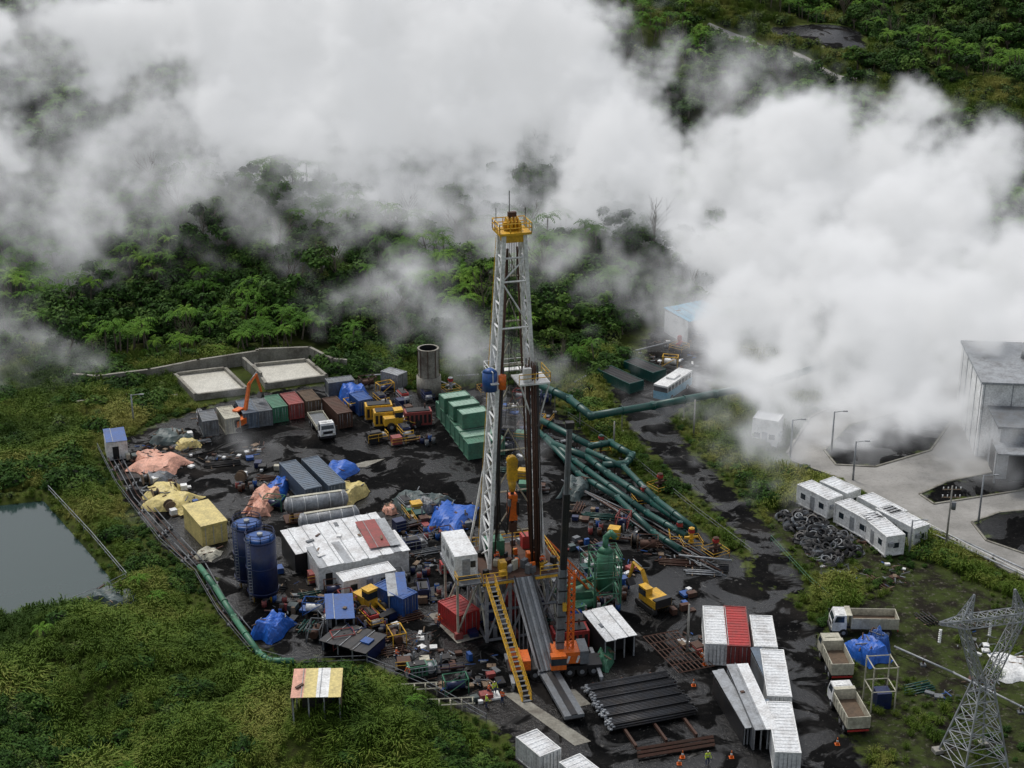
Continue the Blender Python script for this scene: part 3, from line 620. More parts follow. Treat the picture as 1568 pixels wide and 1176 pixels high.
for a,c_ in [((1232,738),(1280,762)),((1266,733),(1308,752)),((1290,766),(1345,796)),((1325,757),(1378,785)),((1330,785),(1372,820)),((1352,775),(1412,806))]:
    container('white_site_cabin',a,c_,WHITE,2.9,2.7,z0=.3,roof=ROOFW,win=True,door=False,feet=True)
container('control_kiosk',(1157,634),(1196,640),WHITE,4.2,3.2,roof=ROOFW,door=False,win=True)
for a,c_ in (((925,562),(975,585)),((965,550),(1010,568))): container('waste_skip',a,c_,TEAL,1.8,3.0,roof=DARK,door=False)
shed('workshop_building',(430,815),(577,787),(606,815),3.2,DARK,ROOFW,.2,False)
shed('workshop_building',(470,842),(606,815),(627,838),3.4,WHITE,ROOFW,.3,False)
shed('rusty_roof_shed',(545,803),(590,796),(612,830),3.7,WHITE,DRED,.2,False)
shed('canopy_shed',(893,940),(940,931),(970,970),3.0,DARK,ROOFW,.2)
shed('blue_roof_shed',(497,915),(540,912),(562,940),2.6,GREY,BLUE,.3)
shed('blue_roof_shed',(590,882),(620,880),(636,905),2.8,DARK,BLUE,.3)
shed('guard_hut',(158,661),(190,657),(196,671),3.2,WHITE,BLUE,.3,False)
zz=max(gz(PG(455,1066)),gz(PG(522,1064)),gz(PG(488,1045)))
shed('lean_to_shed',(450,1031),(525,1029),(527,1062),2.4,WOOD,PTARP,.3,z0=zz,stripes=[PTARP,YTARP,PTARP,WHITE,YTARP,YTARP])
shed('corrugated_shed',(520,955),(590,975),(570,1000),1.6,NAVY,DARK,.1)
ce,y,L_,w=fit((280,775),(318,766),(345,795),3.2); b=B(); b.box((0,0,0),(L_,w,2.9),YTARP); b.box((0,0,2.9),(L_+.2,w+.2,.3),YTARP,rx=.05)
for i in range(4): b.box((-L_/2+.5+i*1.1,-w/2-.03,.2),(.12,.06,2.6),CREAM)
b.obj('tarp_covered_cargo',(ce.x,ce.y,0),y)
for u,v in ((384,893),(404,915)):
    p=P(u,v,0); b=B()
    for a in range(4): b.cyl((1.5*math.cos(a*1.57+.8),1.5*math.sin(a*1.57+.8),0),(1.5*math.cos(a*1.57+.8),1.5*math.sin(a*1.57+.8),1.4),.14,YELL,6)
    b.cyl((0,0,.9),(0,0,8.2),1.85,NAVY,28); b.cyl((0,0,.2),(0,0,.9),.5,NAVY,16,1.85)
    for z in (1.2,4.5,8.0): b.cyl((0,0,z),(0,0,z+.14),1.93,NAVY,28)
    b.cyl((0,0,8.2),(0,0,8.45),1.85,BLUE,28,1.3); b.cyl((0,0,8.4),(0,0,8.8),.35,LGREY,10)
    ring=[(1.8*math.cos(t*.7),1.8*math.sin(t*.7),8.2) for t in range(10)]; b.rail(ring,NAVY,h=.9)
    for s in (-.2,.2): b.beam((s-1.2,-1.55,.2),(s-1.2,-1.55,9),.05,LGREY)
    for i in range(22): b.beam((-1.4,-1.55,.4+i*.4),(-1.0,-1.55,.4+i*.4),.04,LGREY)
    b.obj('cement_silo',(p.x,p.y,0))
for a,c_ in (((440,772),(528,760)),((462,797),(545,784))):
    A=P(*a,2.4);C=P(*c_,2.4); L_=(C-A).length; mid=(A+C)/2; b=B()
    b.cyl((-L_/2,0,2.2),(L_/2,0,2.2),1.15,LGREY,20)
    for s in (-1,1): b.cyl((s*L_/2,0,2.2),(s*(L_/2+.4),0,2.2),1.15,LGREY,20,.5)
    for i in range(5): x=-L_/2+.5+i*(L_-1)/4; b.cyl((x-.05,0,2.2),(x+.05,0,2.2),1.19,WHITE,20); b.box((x,0,.2),(.25,2.0,1.2),RUST)
    b.box((0,0,0),(L_+1,2.6,.25),RUST); b.rail([(-L_/2,-1.3,.25),(L_/2,-1.3,.25),(L_/2,1.3,.25)],YELL,h=1.0); b.box((0,0,3.33),(L_*.9,.5,.08),CREAM)
    b.obj('horizontal_storage_tank',(mid.x,mid.y,0),yawof(A,C))
p=P(925,925,0); b=B()
for x in (-1.6,1.6):
    for y in (-1.6,1.6): b.beam((x,y,0),(x,y,6.5),.2,GREEN)
for z in (2.2,4.4,6.4):
    for s in (-1.6,1.6): b.beam((-1.6,s,z),(1.6,s,z),.15,GREEN); b.beam((s,-1.6,z),(s,1.6,z),.15,GREEN)
    if z>4: b.rail([(-1.7,-1.7,z),(1.7,-1.7,z),(1.7,1.7,z),(-1.7,1.7,z)],GREEN,h=.9)
for z0,z1 in ((0,2.2),(2.2,4.4)):
    b.beam((-1.6,-1.6,z0),(1.6,-1.6,z1),.12,GREEN); b.beam((1.6,-1.6,z0),(1.6,1.6,z1),.12,GREEN); b.beam((-1.6,1.6,z0),(-1.6,-1.6,z1),.12,GREEN)
b.cyl((0,0,2.2),(0,0,7.2),1.0,GREEN,18); b.cyl((0,0,7.2),(0,0,7.8),1.0,GREEN,18,.4); b.path([Vector((0,0,7.7)),Vector((0,0,9)),Vector((.6,0,9.6)),Vector((1.1,0,9))],.35,GREEN,12)
b.box((-2.8,.5,0),(3.4,2.2,2.2),GREEN); b.cyl((-4.5,-1,.9),(-1.6,-1,.9),.55,GREEN,12); b.cyl((-7.5,.5,1.7),(-1,.5,3.5),.28,GREEN,10)
b.obj('gas_separator',(p.x,p.y,0),math.radians(10))
p=P(657,603,0); b=B(); n=24
b.cyl((0,0,0),(0,0,3.2),2.0,LCONC,n); b.cyl((0,0,3.2),(0,0,8),1.65,LCONC,n,cap=False); b.cyl((0,0,8),(0,0,2.5),1.5,DARK,n,cap=False)
for z in (3.1,4.6,6.1,7.7): b.cyl((0,0,z),(0,0,z+.16),1.75,LCONC,n,cap=False)
for i in range(n):
    a,c_=2*math.pi*i/n,2*math.pi*(i+1)/n; z=8.02
    b.poly([(1.45*math.cos(a),1.45*math.sin(a),z),(1.78*math.cos(a),1.78*math.sin(a),z),(1.78*math.cos(c_),1.78*math.sin(c_),z),(1.45*math.cos(c_),1.45*math.sin(c_),z)],LCONC)
for i in range(8): t=i*.785; b.beam((1.75*math.cos(t),1.75*math.sin(t),3.2),(1.75*math.cos(t),1.75*math.sin(t),8),.1,RUST)
b.obj('concrete_silencer_stack',(p.x,p.y,0))
A=P(893,1047,.9);C=P(1018,1025,.9);D=P(940,1112,.9); y=yawof(A,C); L_=(C-A).length; ax=(C-A).normalized(); ay=Vector((ax.y,-ax.x,0))
wd=abs((D-A).dot(ay)); mid=A+ax*L_/2+ay*wd/2; b=B()
for x in (-.35,0,.35): b.box((x*L_,-1.2,0),(.25,wd+4,.35),RUST)
nb=5
for k in range(nb):
    y0=wd/2-(k+.5)*wd/nb
    for lay in range(3):
        for i in range(7-lay):
            yy=y0+(i-(7-lay)/2+.5)*.26; e=R.uniform(-.35,.35); pm=PIPEST if R.random()<.75 else DARK
            b.cyl((-L_/2+e,yy,.47+lay*.2),(L_/2+e,yy,.47+lay*.2),.105,pm,8); b.cyl((L_/2+e,yy,.47+lay*.2),(L_/2+e+.06,yy,.47+lay*.2),.06,GREY,6)
            b.cyl((-L_/2+e-.02,yy,.47+lay*.2),(-L_/2+e+.3,yy,.47+lay*.2),.125,LGREY,8)
b.obj('drill_pipe_rack',(mid.x,mid.y,0),y)
b=B(); A=P(975,1147,.3);C=P(1092,1128,.3)
for k in range(3): o=Vector((0,-k*.7,0)); b.beam(A+o,C+o,.3,RUST)
b.obj('steel_beams')
b=B(); A=P(985,975,.5);C=P(1040,1030,.5)
for i in range(9): o=Vector((i*.5,i*.18,0)); b.beam(A+o,C+o,.1,RUST)
for i in range(6): q=A.lerp(C,i/5); b.beam(q,q+Vector((4.2,1.5,0)),.12,RUST)
b.obj('steel_grating_rack')
# ---------------------------------------------------------------- pipelines
def pipeline(name,pts,z,r,m,sup=6):
    b=B(); q=[]
    for t in pts: q.append(P(t[0],t[1],t[2] if len(t)>2 else z))
    b.path(q,r,m,12)
    for s in q[1:-1]: b.cyl(s-Vector((0,0,r*.9)),s+Vector((0,0,r*.9)),r*.95,m,12)
    for a,c_ in zip(q,q[1:]):
        n=max(1,int((c_-a).length/sup))
        for i in range(n):
            s=a.lerp(c_,(i+.5)/n); d=(c_-a).normalized(); b.cyl(s-d*.06,s+d*.06,r*1.25,m,12)
            b.beam((s.x,s.y,0),(s.x,s.y,s.z-r),.16,LCONC if z>2 else RUST); b.box((s.x,s.y,0),(.6,.6,.2),CONC if z>2 else GREY)
    return b.obj(name)
pipeline('steam_pipeline',[(828,590),(872,611),(905,637),(1000,621),(1095,603),(1180,585),(1260,560)],3.5,.6,TEAL,9)
pipeline('steam_pipeline',[(822,640),(905,683),(935,678),(968,697),(958,710),(925,712)],1.7,.5,TEAL)
pipeline('steam_pipeline',[(848,680),(900,700),(930,725),(1000,770),(1062,812)],1.3,.5,TEAL)
pipeline('steam_pipeline',[(835,668),(880,706),(990,785),(1050,820)],1.1,.42,TEAL)
pipeline('steam_pipeline',[(820,655),(885,725),(945,762),(1000,815),(1040,840)],1.0,.4,TEAL)
pipeline('steam_pipeline',[(900,690),(955,715),(1005,765),(1062,808)],2.0,.4,TEAL)
pipeline('green_water_pipe',[(306,868),(330,900),(358,945),(396,1000),(412,1012),(448,1012)],1.3,.36,GREEN,5)
for k in range(4): pipeline('flow_line',[(165+5*k,700-4*k),(200+5*k,765-4*k),(262+5*k,835-4*k),(300+5*k,875-4*k),(330+5*k,925-3*k),(375+5*k,980-3*k)],.5,.07,GREY if k%2 else RUST,7)
for k in range(5): pipeline('flow_line',[(860+14*k,735+7*k),(1000+10*k,800+12*k),(1080+8*k,850+8*k)],.5,.1,RUST if k%2 else GREY,6)
for pts in ([(700,575),(800,570),(830,600)],[(560,575),(640,570),(690,590)],[(1040,850),(1120,858)],[(880,585),(960,540),(1040,520)],[(1390,800),(1480,840),(1620,905)],[(1395,794),(1490,835),(1620,895)],[(1370,990),(1460,1030),(1600,1100)]):
    pipeline('flow_line',pts,.8,.12,LGREY,5)
for u,v,m in ((1058,835,YELL),(1040,825,TEAL),(1095,850,RUST),(1010,750,RUST),(920,690,TEAL),(1040,535,RED),(690,600,LGREY),(745,600,RED),(985,770,GREY)):
    p=P(u,v,0); b=B(); b.cyl((0,0,0),(0,0,2.6),.22,m,10); b.cyl((-.9,0,1.2),(.9,0,1.2),.18,m,8); b.cyl((0,-.25,2.1),(0,.25,2.1),.4,RED,12)
    for z in (.5,1.0,1.7,2.4): b.cyl((0,0,z),(0,0,z+.12),.38,m,12)
    b.rail([(-1.3,-1.3,0),(1.3,-1.3,0),(1.3,1.3,0),(-1.3,1.3,0),(-1.3,-1.3,0)],YELL,h=1.0,post=2,w=.05)
    b.obj('wellhead_valve',(p.x,p.y,0),R.uniform(0,1))
# ---------------------------------------------------------------- tarps
for t in [('salmon_tarp',243,705,7,7,1.6,PTARP),('salmon_tarp',228,696,4,5,1.3,PTARP),('salmon_tarp',405,757,3.6,7,2.2,PTARP),('salmon_tarp',398,775,3,3,1.5,PTARP),('salmon_tarp',597,777,1.8,2.5,1.0,PTARP),
  ('yellow_tarp',262,762,6.5,6,1.4,YTARP),('yellow_tarp',250,748,5,5,1.3,YTARP),('yellow_tarp',535,748,4,6,2.0,YTARP),('yellow_tarp',287,676,3.6,3,1.2,YTARP),('cream_tarp',318,845,3,3,.8,CREAM),
  ('blue_tarp',425,742,3,7,1.7,BTARP),('blue_tarp',514,718,4.5,7,1.6,BTARP),('blue_tarp',692,786,5.5,9,1.8,BTARP),('blue_tarp',675,775,2.5,3,1.2,BTARP),('blue_tarp',416,952,3.5,5,2.2,BTARP),('blue_tarp',540,596,4.5,6,2.8,BTARP),('blue_tarp',1328,988,4,5,2.0,BTARP),('blue_tarp',1345,975,2,3,2.6,BLUE),('blue_tarp',880,935,1.5,4,1.5,BTARP),
  ('grey_tarp',632,763,5,6,1.6,GTARP),('grey_tarp',665,765,3.6,5,1.4,GTARP),('grey_tarp',650,770,3,4,1.6,GREY),('green_tarp',925,1003,2,4,1.6,GREEN),('grey_tarp',262,664,6,5,1.4,GTARP),('grey_tarp',880,742,3.5,6,1.8,GTARP),('grey_tarp',172,912,6,5,2.0,GTARP),('white_tarp',1550,1018,4,6,.8,WHITE),('grey_tarp',240,727,4,4,1,GREY)]:
    tarp(*t,rz=R.uniform(-.5,.5))
shed('blue_roof_shed',(1018,474),(1078,462),(1094,482),4.5,WHITE,LBLUE,.4)
# ---------------------------------------------------------------- vehicles
dump_truck('dump_truck',1320,968,math.radians(178),WHITE,CREAM)
dump_truck('dump_truck',1277,1022,math.radians(93),CREAM,CREAM,6.8)
dump_truck('dump_truck',1297,1100,math.radians(96),WHITE,CREAM,7.2)
dump_truck('flatbed_truck',493,660,yawof(P(478,632),P(503,670)),WHITE,CREAM,8.5,flat=True,load=GREY)
excavator('excavator',1000,930,math.radians(120),YELL,.4); excavator('excavator',368,655,math.radians(60),ORANGE,3.0)
def bus(name,u,v,yaw):
    c=P(u,v,0); b=B(); b.box((0,0,.5),(9,2.5,1.3),LBLUE); b.box((0,0,1.8),(8.9,2.4,.85),GLASS); b.box((0,0,2.65),(9,2.5,.3),WHITE)
    for i in range(8): 
        for s in (-1,1): b.box((-4.2+i*1.2,s*1.21,1.8),(.14,.06,.85),WHITE)
    for x in (-2.8,2.8):
        for s in (-1,1): wheel(b,x,s*1.15,.5,.3)
    b.box((0,0,2.96),(2.5,1.4,.25),WHITE); b.box((4.52,0,.7),(.05,2.2,.4),DARK); return b.obj(name,(c.x,c.y,0),yaw)
bus('bus',1030,603,yawof(P(1012,610),P(1045,588)))
def loader(name,u,v,yaw,m):
    c=P(u,v,0); b=B()
    for x in (-1.3,1.3):
        for s in (-1,1): wheel(b,x,s*.95,.65,.45)
    b.box((-1.2,0,.8),(2.2,1.6,1.2),m); b.box((0,0,.9),(1.2,1.4,2.2),m); b.box((0,0,1.9),(1.23,1.43,.9),GLASS); b.box((0,0,3.1),(1.4,1.6,.1),m)
    for s in (-.5,.5): b.beam((.5,s,1.4),(2.6,s,.7),.2,m)
    b.box((2.9,0,.2),(.7,2.2,.9),DARK,ry=.3); return b.obj(name,(c.x,c.y,0),yaw)
loader('wheel_loader',567,936,-.8,YELL)
loader('wheel_loader',610,655,.3,YELL)
# ---------------------------------------------------------------- clutter groups
def crates(b,r):
    for _ in range(r.randint(3,7)):
        s=r.uniform(.4,1.2); b.box((r.uniform(-1.7,1.7),r.uniform(-1.7,1.7),r.uniform(0,.03)),(s,s*r.uniform(.5,1.6),r.uniform(.15,.9)),r.choice([WOOD,GREY,WHITE,BLUE,RUST,CREAM,DARK,DARK,NAVY,RUST,GTARP,DRED]),rz=r.choice([0,0,0,.2,1.57]))
def drums(b,r):
    for _ in range(r.randint(4,9)):
        x,y=r.uniform(-1.4,1.4),r.uniform(-1.4,1.4); m=r.choice([BLUE,NAVY,DRED,DARK,RUST,GREY]); b.cyl((x,y,0),(x,y,.9),.3,m,12); b.cyl((x,y,.42),(x,y,.47),.32,m,12); b.cyl((x,y,.9),(x,y,.92),.26,DARK,12)
def pipes(b,r):
    m=r.choice([RUST,RUST,GREY,DARK,LGREY,TEAL]); L_=r.uniform(2.5,6)
    for i in range(r.randint(4,9)): b.cyl((-L_/2+r.uniform(-.4,.4),i*.22-.8,.12+.2*(i%2)),(L_/2,i*.22-.8+r.uniform(-.1,.1),.12+.2*(i%2)),.08,m,7)
    for x in (-.3,.3): b.box((x*L_,0,-.02),(.15,2.2,.1),WOOD)
def genset(b,r):
    m=r.choice([YELL,BLUE,GREEN,RED,WHITE,NAVY,NAVY,DARK,GREY]); b.box((0,0,0),(3.4,1.5,.2),DARK); b.box((-.4,0,.2),(2.2,1.3,1.3),m); b.box((-.4,0,1.5),(1.8,1.0,.12),DARK); b.cyl((1.1,-.5,.7),(1.1,.5,.7),.45,LGREY,12); b.cyl((-.9,.3,1.5),(-.9,.3,2.3),.07,DARK,8)
    for i in range(5): b.box((-1.3+i*.4,-.66,.5),(.2,.04,.7),DARK)
    b.rail([(-1.6,-.8,.2),(1.6,-.8,.2),(1.6,.8,.2)],r.choice([YELL,GREY,NAVY,LGREY]),h=1.2)
def skid(b,r):
    m=r.choice([DRED,NAVY,YELL,GREEN,RUST,GREY,BLUE])
    for x in (-1.3,1.3):
        for y in (-.8,.8): b.beam((x,y,0),(x,y,1.8),.1,m)
    for s in (-.8,.8): b.beam((-1.3,s,1.8),(1.3,s,1.8),.1,m); b.beam((-1.3,s,.1),(1.3,s,1.8),.08,m)
    for s in (-1.3,1.3): b.beam((s,-.8,1.8),(s,.8,1.8),.1,m)
    b.cyl((-1,0,.8),(1,0,.8),.5,r.choice([GREY,RUST,NAVY,RUST,WHITE]),12); b.cyl((.2,0,.8),(.2,0,1.7),.15,DARK,8)
def scrap(b,r):
    for _ in range(r.randint(10,18)):
        a=Vector((r.gauss(0,1.0),r.gauss(0,1.0),r.uniform(.05,.4))); d=Vector((r.gauss(0,1),r.gauss(0,1),r.gauss(0,.2))).normalized()*r.uniform(.3,1.3); q=a+d; q.z=max(.05,q.z)
        b.beam(a,q,r.uniform(.04,.14),r.choice([RUST,RUST,GREY,LGREY,WOOD,DARK,DARK,GREY,BLUE]))
    for _ in range(3): b.box((r.gauss(0,1.0),r.gauss(0,1.0),.02),(r.uniform(.3,1.2),r.uniform(.3,.9),r.uniform(.03,.3)),r.choice([WOOD,GREY,DARK,WHITE,RUST]),rz=r.uniform(0,3))
def rack(b,r):
    m=r.choice([DARK,RUST,NAVY,DRED,GREEN,TEAL,YELL]); k=r.uniform(.7,1.1); b.box((0,0,.05),(4.6*k,1.8,.15),DARK); b.box((-1.2*k,0,.2),(1.5,1.4,r.uniform(.7,1.4)),m); b.box((1.2*k,.2,.2),(r.uniform(.7,1.4),1.2,r.uniform(.4,.9)),r.choice([RUST,BLUE,GREY,DARK,CREAM])); b.cyl((-.2,-.6,.5),(2.4*k,-.6,.5),.18,RUST,8)
    b.cyl((0,.2,.2),(0,.2,r.uniform(1.2,2.2)),.12,GREY,8); b.path([Vector((-.3,.3,.5)),Vector((.6,.5,1.0)),Vector((1.6,.4,.5))],.08,DARK,6)
    b.rail([(-2.2*k,-.9,.2),(2.2*k,-.9,.2)],r.choice([YELL,GREY,NAVY]),h=1.0,w=.05)
def cablereel(b,r):
    for x in (-.4,.4): b.cyl((x-.04,0,.8),(x+.04,0,.8),.8,WOOD,18)
    b.cyl((-.4,0,.8),(.4,0,.8),.45,BLACK,14)
    b.box((1.4,0,0),(1.1,1.0,.15),WOOD); b.box((1.4,0,.15),(.9,.9,.7),WHITE)
KIND=[('crate_stack',crates),('oil_drums',drums),('pipe_bundle',pipes),('diesel_generator',genset),('pump_skid',skid),('scrap_heap',scrap),('cable_reel',cablereel),('equipment_skid',rack)]
def clutter(poly,n,wts=None,seed=1,gap=3.0,rk=2):
    r=random.Random(seed); q=W(poly); x0,x1=min(p.x for p in q),max(p.x for p in q); y0,y1=min(p.y for p in q),max(p.y for p in q); k=0; done=[]; base=r.choice([-1.15,-.2,.25])
    wts=(wts or [3,2,3,2,3,3,1])+[rk]; wts[5]=wts[5]*.8
    while k<n:
        x,y=r.uniform(x0,x1),r.uniform(y0,y1)
        if sd(q,np.array([x]),np.array([y]))[0]<0: continue
        k+=1
        if any((x-a)**2+(y-c)**2<gap for a,c in done): continue
        done.append((x,y)); nm,fn=r.choices(KIND,wts)[0]; b=B(); fn(b,r); b.obj(nm,(x,y,0),base+r.choice([0,0,1.57])+r.uniform(-.12,.12))
clutter([(560,590),(650,585),(660,640),(650,690),(560,690),(530,620)],40,[3,2,1,4,4,3,1],1)
clutter([(205,690),(300,665),(300,700),(260,720),(300,770),(280,790),(220,770)],34,[4,1,2,0,1,6,1],2,3,.5)
clutter([(600,780),(650,780),(690,830),(690,880),(640,860)],28,[3,1,4,1,3,4,0],3)
clutter([(480,920),(560,900),(640,930),(650,1000),(560,1010),(500,985)],55,[3,2,2,3,5,5,1],4,2.6,3)
clutter([(600,1000),(690,1000),(700,1060),(640,1040)],20,[3,3,1,1,2,5,1],5)
clutter([(690,985),(770,1010),(770,1090),(720,1060)],14,[4,2,0,0,1,6,1],6,3,.5)
clutter([(860,760),(960,790),(1060,850),(1100,870),(1090,885),(900,810)],44,[1,1,7,0,2,6,1],7,3,1)
clutter([(860,820),(960,850),(990,900),(900,960),(860,900)],28,[2,1,2,2,4,4,0],8)
clutter([(410,900),(470,900),(520,960),(470,985),(410,960)],26,[1,1,1,1,5,5,0],9)
clutter([(300,680),(430,650),(420,700),(330,720)],8,[3,1,1,0,0,5,1],10,3,0)
clutter([(760,600),(830,590),(860,660),(820,700),(830,760),(760,720)],36,[1,1,3,1,4,4,0],11)
clutter([(360,730),(430,710),(440,780),(380,790)],12,[4,1,1,0,1,5,1],12)
clutter([(1020,520),(1090,520),(1080,560),(1000,560)],16,[2,0,4,0,2,5,0],13)
clutter([(1180,790),(1240,770),(1400,850),(1390,910),(1260,880)],24,[0,0,4,0,0,9,0],14,3,0)
clutter([(1380,940),(1560,960),(1560,1100),(1400,1080)],8,[.3,0,2,0,0,7,0],15,3,0)
clutter([(850,880),(900,890),(900,1000),(850,990)],14,[2,1,1,1,4,2,0],16)
clutter([(300,600),(360,640),(300,660)],6,[1,0,2,0,0,5,0],17,3,0)
clutter([(430,870),(520,890),(640,880),(690,960),(640,930),(560,905),(480,915)],22,[3,2,1,1,2,4,1],19)
clutter([(660,880),(720,870),(760,900),(740,980),(670,960)],10,[3,1,1,1,2,4,0],20)
clutter([(600,800),(700,830),(720,780),(640,780)],12,[3,1,4,0,1,5,0],21)
clutter([(1040,900),(1085,900),(1085,1020),(1050,1020)],4,[3,1,0,0,0,3,0],22,3,0)
for u,v,m in ((883,975,RED),(872,990,RED),(593,650,YELL),(580,640,YELL),(640,650,DRED)):
    p=P(u,v,0); b=B(); b.box((0,0,0),(4.6,2.2,.25),DARK); b.box((0,0,.25),(4.2,2.0,2.2),m); b.box((0,0,2.45),(3.6,1.6,.15),DARK)
    for i in range(6): b.box((-1.7+i*.68,-1.03,.6),(.4,.05,1.4),DARK)
    b.cyl((1.2,.4,2.4),(1.2,.4,3.3),.12,RUST,8); b.obj('power_unit',(p.x,p.y,0),math.radians(12))
b=B(); r=random.Random(3)
def tyre(b,c,n,ra=.55,w=.16):
    n=Vector(n).normalized(); a=n.orthogonal().normalized(); d=n.cross(a); k=len(b.v); N_=12; mi=b.mi(r.choice([RUBBER,DARK,GREY,RUBBER]))
    for i in range(N_):
        t=i*2*math.pi/N_; e=a*math.cos(t)+d*math.sin(t)
        for (rr,h) in ((ra-w,-w),(ra,-w),(ra,w),(ra-w,w)): b.v.append(tuple(Vector(c)+e*rr+n*h))
    for i in range(N_):
        for q in range(4):
            b.f.append((k+i*4+q,k+i*4+(q+1)%4,k+((i+1)%N_)*4+(q+1)%4,k+((i+1)%N_)*4+q)); b.m.append(mi); b.s.append(False)
tp=W([(1190,790),(1235,785),(1300,825),(1320,850),(1270,870),(1225,840)])
for _ in range(230):
    while 1:
        x,y=r.uniform(min(p.x for p in tp),max(p.x for p in tp)),r.uniform(min(p.y for p in tp),max(p.y for p in tp)); s=float(sd(tp,np.array([x]),np.array([y]))[0])
        if s>0: break
    tyre(b,(x,y,.25+r.uniform(0,1)*min(1.6,s*.5)),(r.gauss(0,.5),r.gauss(0,.5),1),r.uniform(.5,.75))
b.obj('tyre_pile')
# ---------------------------------------------------------------- basins & walls
def basin(name,pts,fill):
    q=W(pts); b=B(); b.poly([(p.x,p.y,.55) for p in q],fill)
    for a,c_ in zip(q,q[1:]+q[:1]):
        m_=(a+c_)/2; L_=(c_-a).length; b.box((m_.x,m_.y,0),(L_+.5,.5,1.1),LCONC,rz=yawof(a,c_))
    b.obj(name)
basin('settling_basin',[(268,580),(345,571),(378,603),(300,613)],MILK); basin('settling_basin',[(388,566),(470,558),(500,583),(408,596)],MILK)
def wall(name,pts,h,m,t=.4,z0=0):
    q=[P(u,v,0) for u,v in pts]; b=B()
    for a,c_ in zip(q,q[1:]):
        m_=(a+c_)/2; L_=(c_-a).length; rz=yawof(a,c_); b.box((m_.x,m_.y,z0-.5),(L_+t,t,h+.5),m,rz=rz); b.box((m_.x,m_.y,z0+h),(L_+t+.1,t+.12,.12),m,rz=rz)
        n=int(L_/3)
        for i in range(n): s=a.lerp(c_,(i+.5)/n); b.box((s.x,s.y,z0),(.3,t+.2,h-.02),m,rz=rz)
    b.obj(name)
wall('retaining_wall',[(115,592),(150,595),(230,585),(305,570),(395,556),(395,553),(475,550),(510,568),(530,570)],2.2,LCONC)
wall('retaining_wall',[(372,560),(400,585)],1.6,LCONC); wall('retaining_wall',[(120,622),(205,610),(270,612)],.8,LCONC)
wall('kerb',[(1215,708),(1290,735),(1380,785),(1460,830),(1568,890)],.15,CONC,.25); wall('kerb',[(1205,695),(1240,640),(1330,595)],.15,CONC,.25)
for I in ISL:
    b=B()
    for a,c_ in zip(I,I[1:]+I[:1]): m_=(a+c_)/2; b.box((m_.x,m_.y,0),((c_-a).length+.1,.3,.15),LCONC,rz=yawof(a,c_))
    b.obj('kerb')
def fence(name,pts,m,h=1.6,sp=2.5,w=.07):
    q=[]
    for u,v in pts: p=P(u,v,0); p.z=gz(p); q.append(p)
    b=B(); b.rail(q,m,h=h,post=sp,w=w); b.obj(name)
fence('perimeter_fence',[(150,690),(180,750),(245,835),(300,885),(335,945),(385,1005),(450,1022),(560,1018),(650,1055),(745,1108)],GREY,1.2,2.5,.06)
fence('guard_rail',[(1380,790),(1470,838),(1600,905)],WHITE,1.0,2.0); fence('pond_fence',[(75,755),(140,825),(195,890),(150,912),(60,930)],LGREY,1.2)
fence('perimeter_fence',[(870,640),(960,700),(1070,790),(1150,850)],GREY,1.0,2.5,.05); fence('perimeter_fence',[(1180,830),(1240,895),(1280,930)],GREEN,1.0,2.5,.04)
for u,v in ((635,1062),(690,1085)):
    p=PG(u,v); b=B()
    for s in (-1,1): b.beam((-2.6,s*.6,.9),(2.6,s*.6,.9),.12,CREAM)
    for x in (-2.4,-1.2,0,1.2,2.4): b.beam((x,-.6,.9),(x,.6,.9),.1,CREAM); b.beam((x,-.6,-.3),(x,-.6,1.4),.1,CREAM)
    b.obj('timber_walkway',p,.1)
for pts in ([(770,1062),(790,1060),(905,1135),(880,1142)],[(855,1058),(880,1055),(905,1078),(878,1084)],[(655,940),(690,935),(740,975),(700,985)],[(524,716),(560,706),(590,702),(560,715)]):
    q=W(pts,.03); b=B(); b.poly([tuple(p) for p in q],LCONC)
    q2=W(pts,0)
    for i in range(4): b.poly([q2[i],q2[(i+1)%4],q[(i+1)%4],q[i]],LCONC)
    b.obj('concrete_slab')
# ---------------------------------------------------------------- power plant
p=P(1484,702,0); b=B()
b.box((16,10,0),(30,18,11.5),WHITE); b.box((16,10,11.5),(30.6,18.6,.35),LGREY)
for i in range(8): b.box((1.3+i*4,.97,0),(.12,.1,11.4),LGREY)
for i in range(5): b.box((.97,2+i*3.8,0),(.1,.12,11.4),LGREY)
b.box((6,-3.5,0),(7,7,8),LGREY); b.box((6,-3.5,8),(8.2,8.2,.3),GREY); b.box((6,-7.03,0),(4,.08,4.5),DARK); b.box((2.47,-3.5,0),(.08,3,4.2),DARK)
for x,y in ((2,-8.5),(10,-8.5)): b.beam((x,y,0),(x,y,5.5),.2,LGREY)
b.box((6,-9,5.5),(9,4.5,.2),LGREY); b.box((18,.9,3),(3,.1,3),DARK)
for x in (10,18,26): b.cyl((x,12,11.8),(x,12,13.2),1.6,LGREY,18,1.4)
b.obj('power_plant_building',(p.x,p.y,0),math.radians(-6))
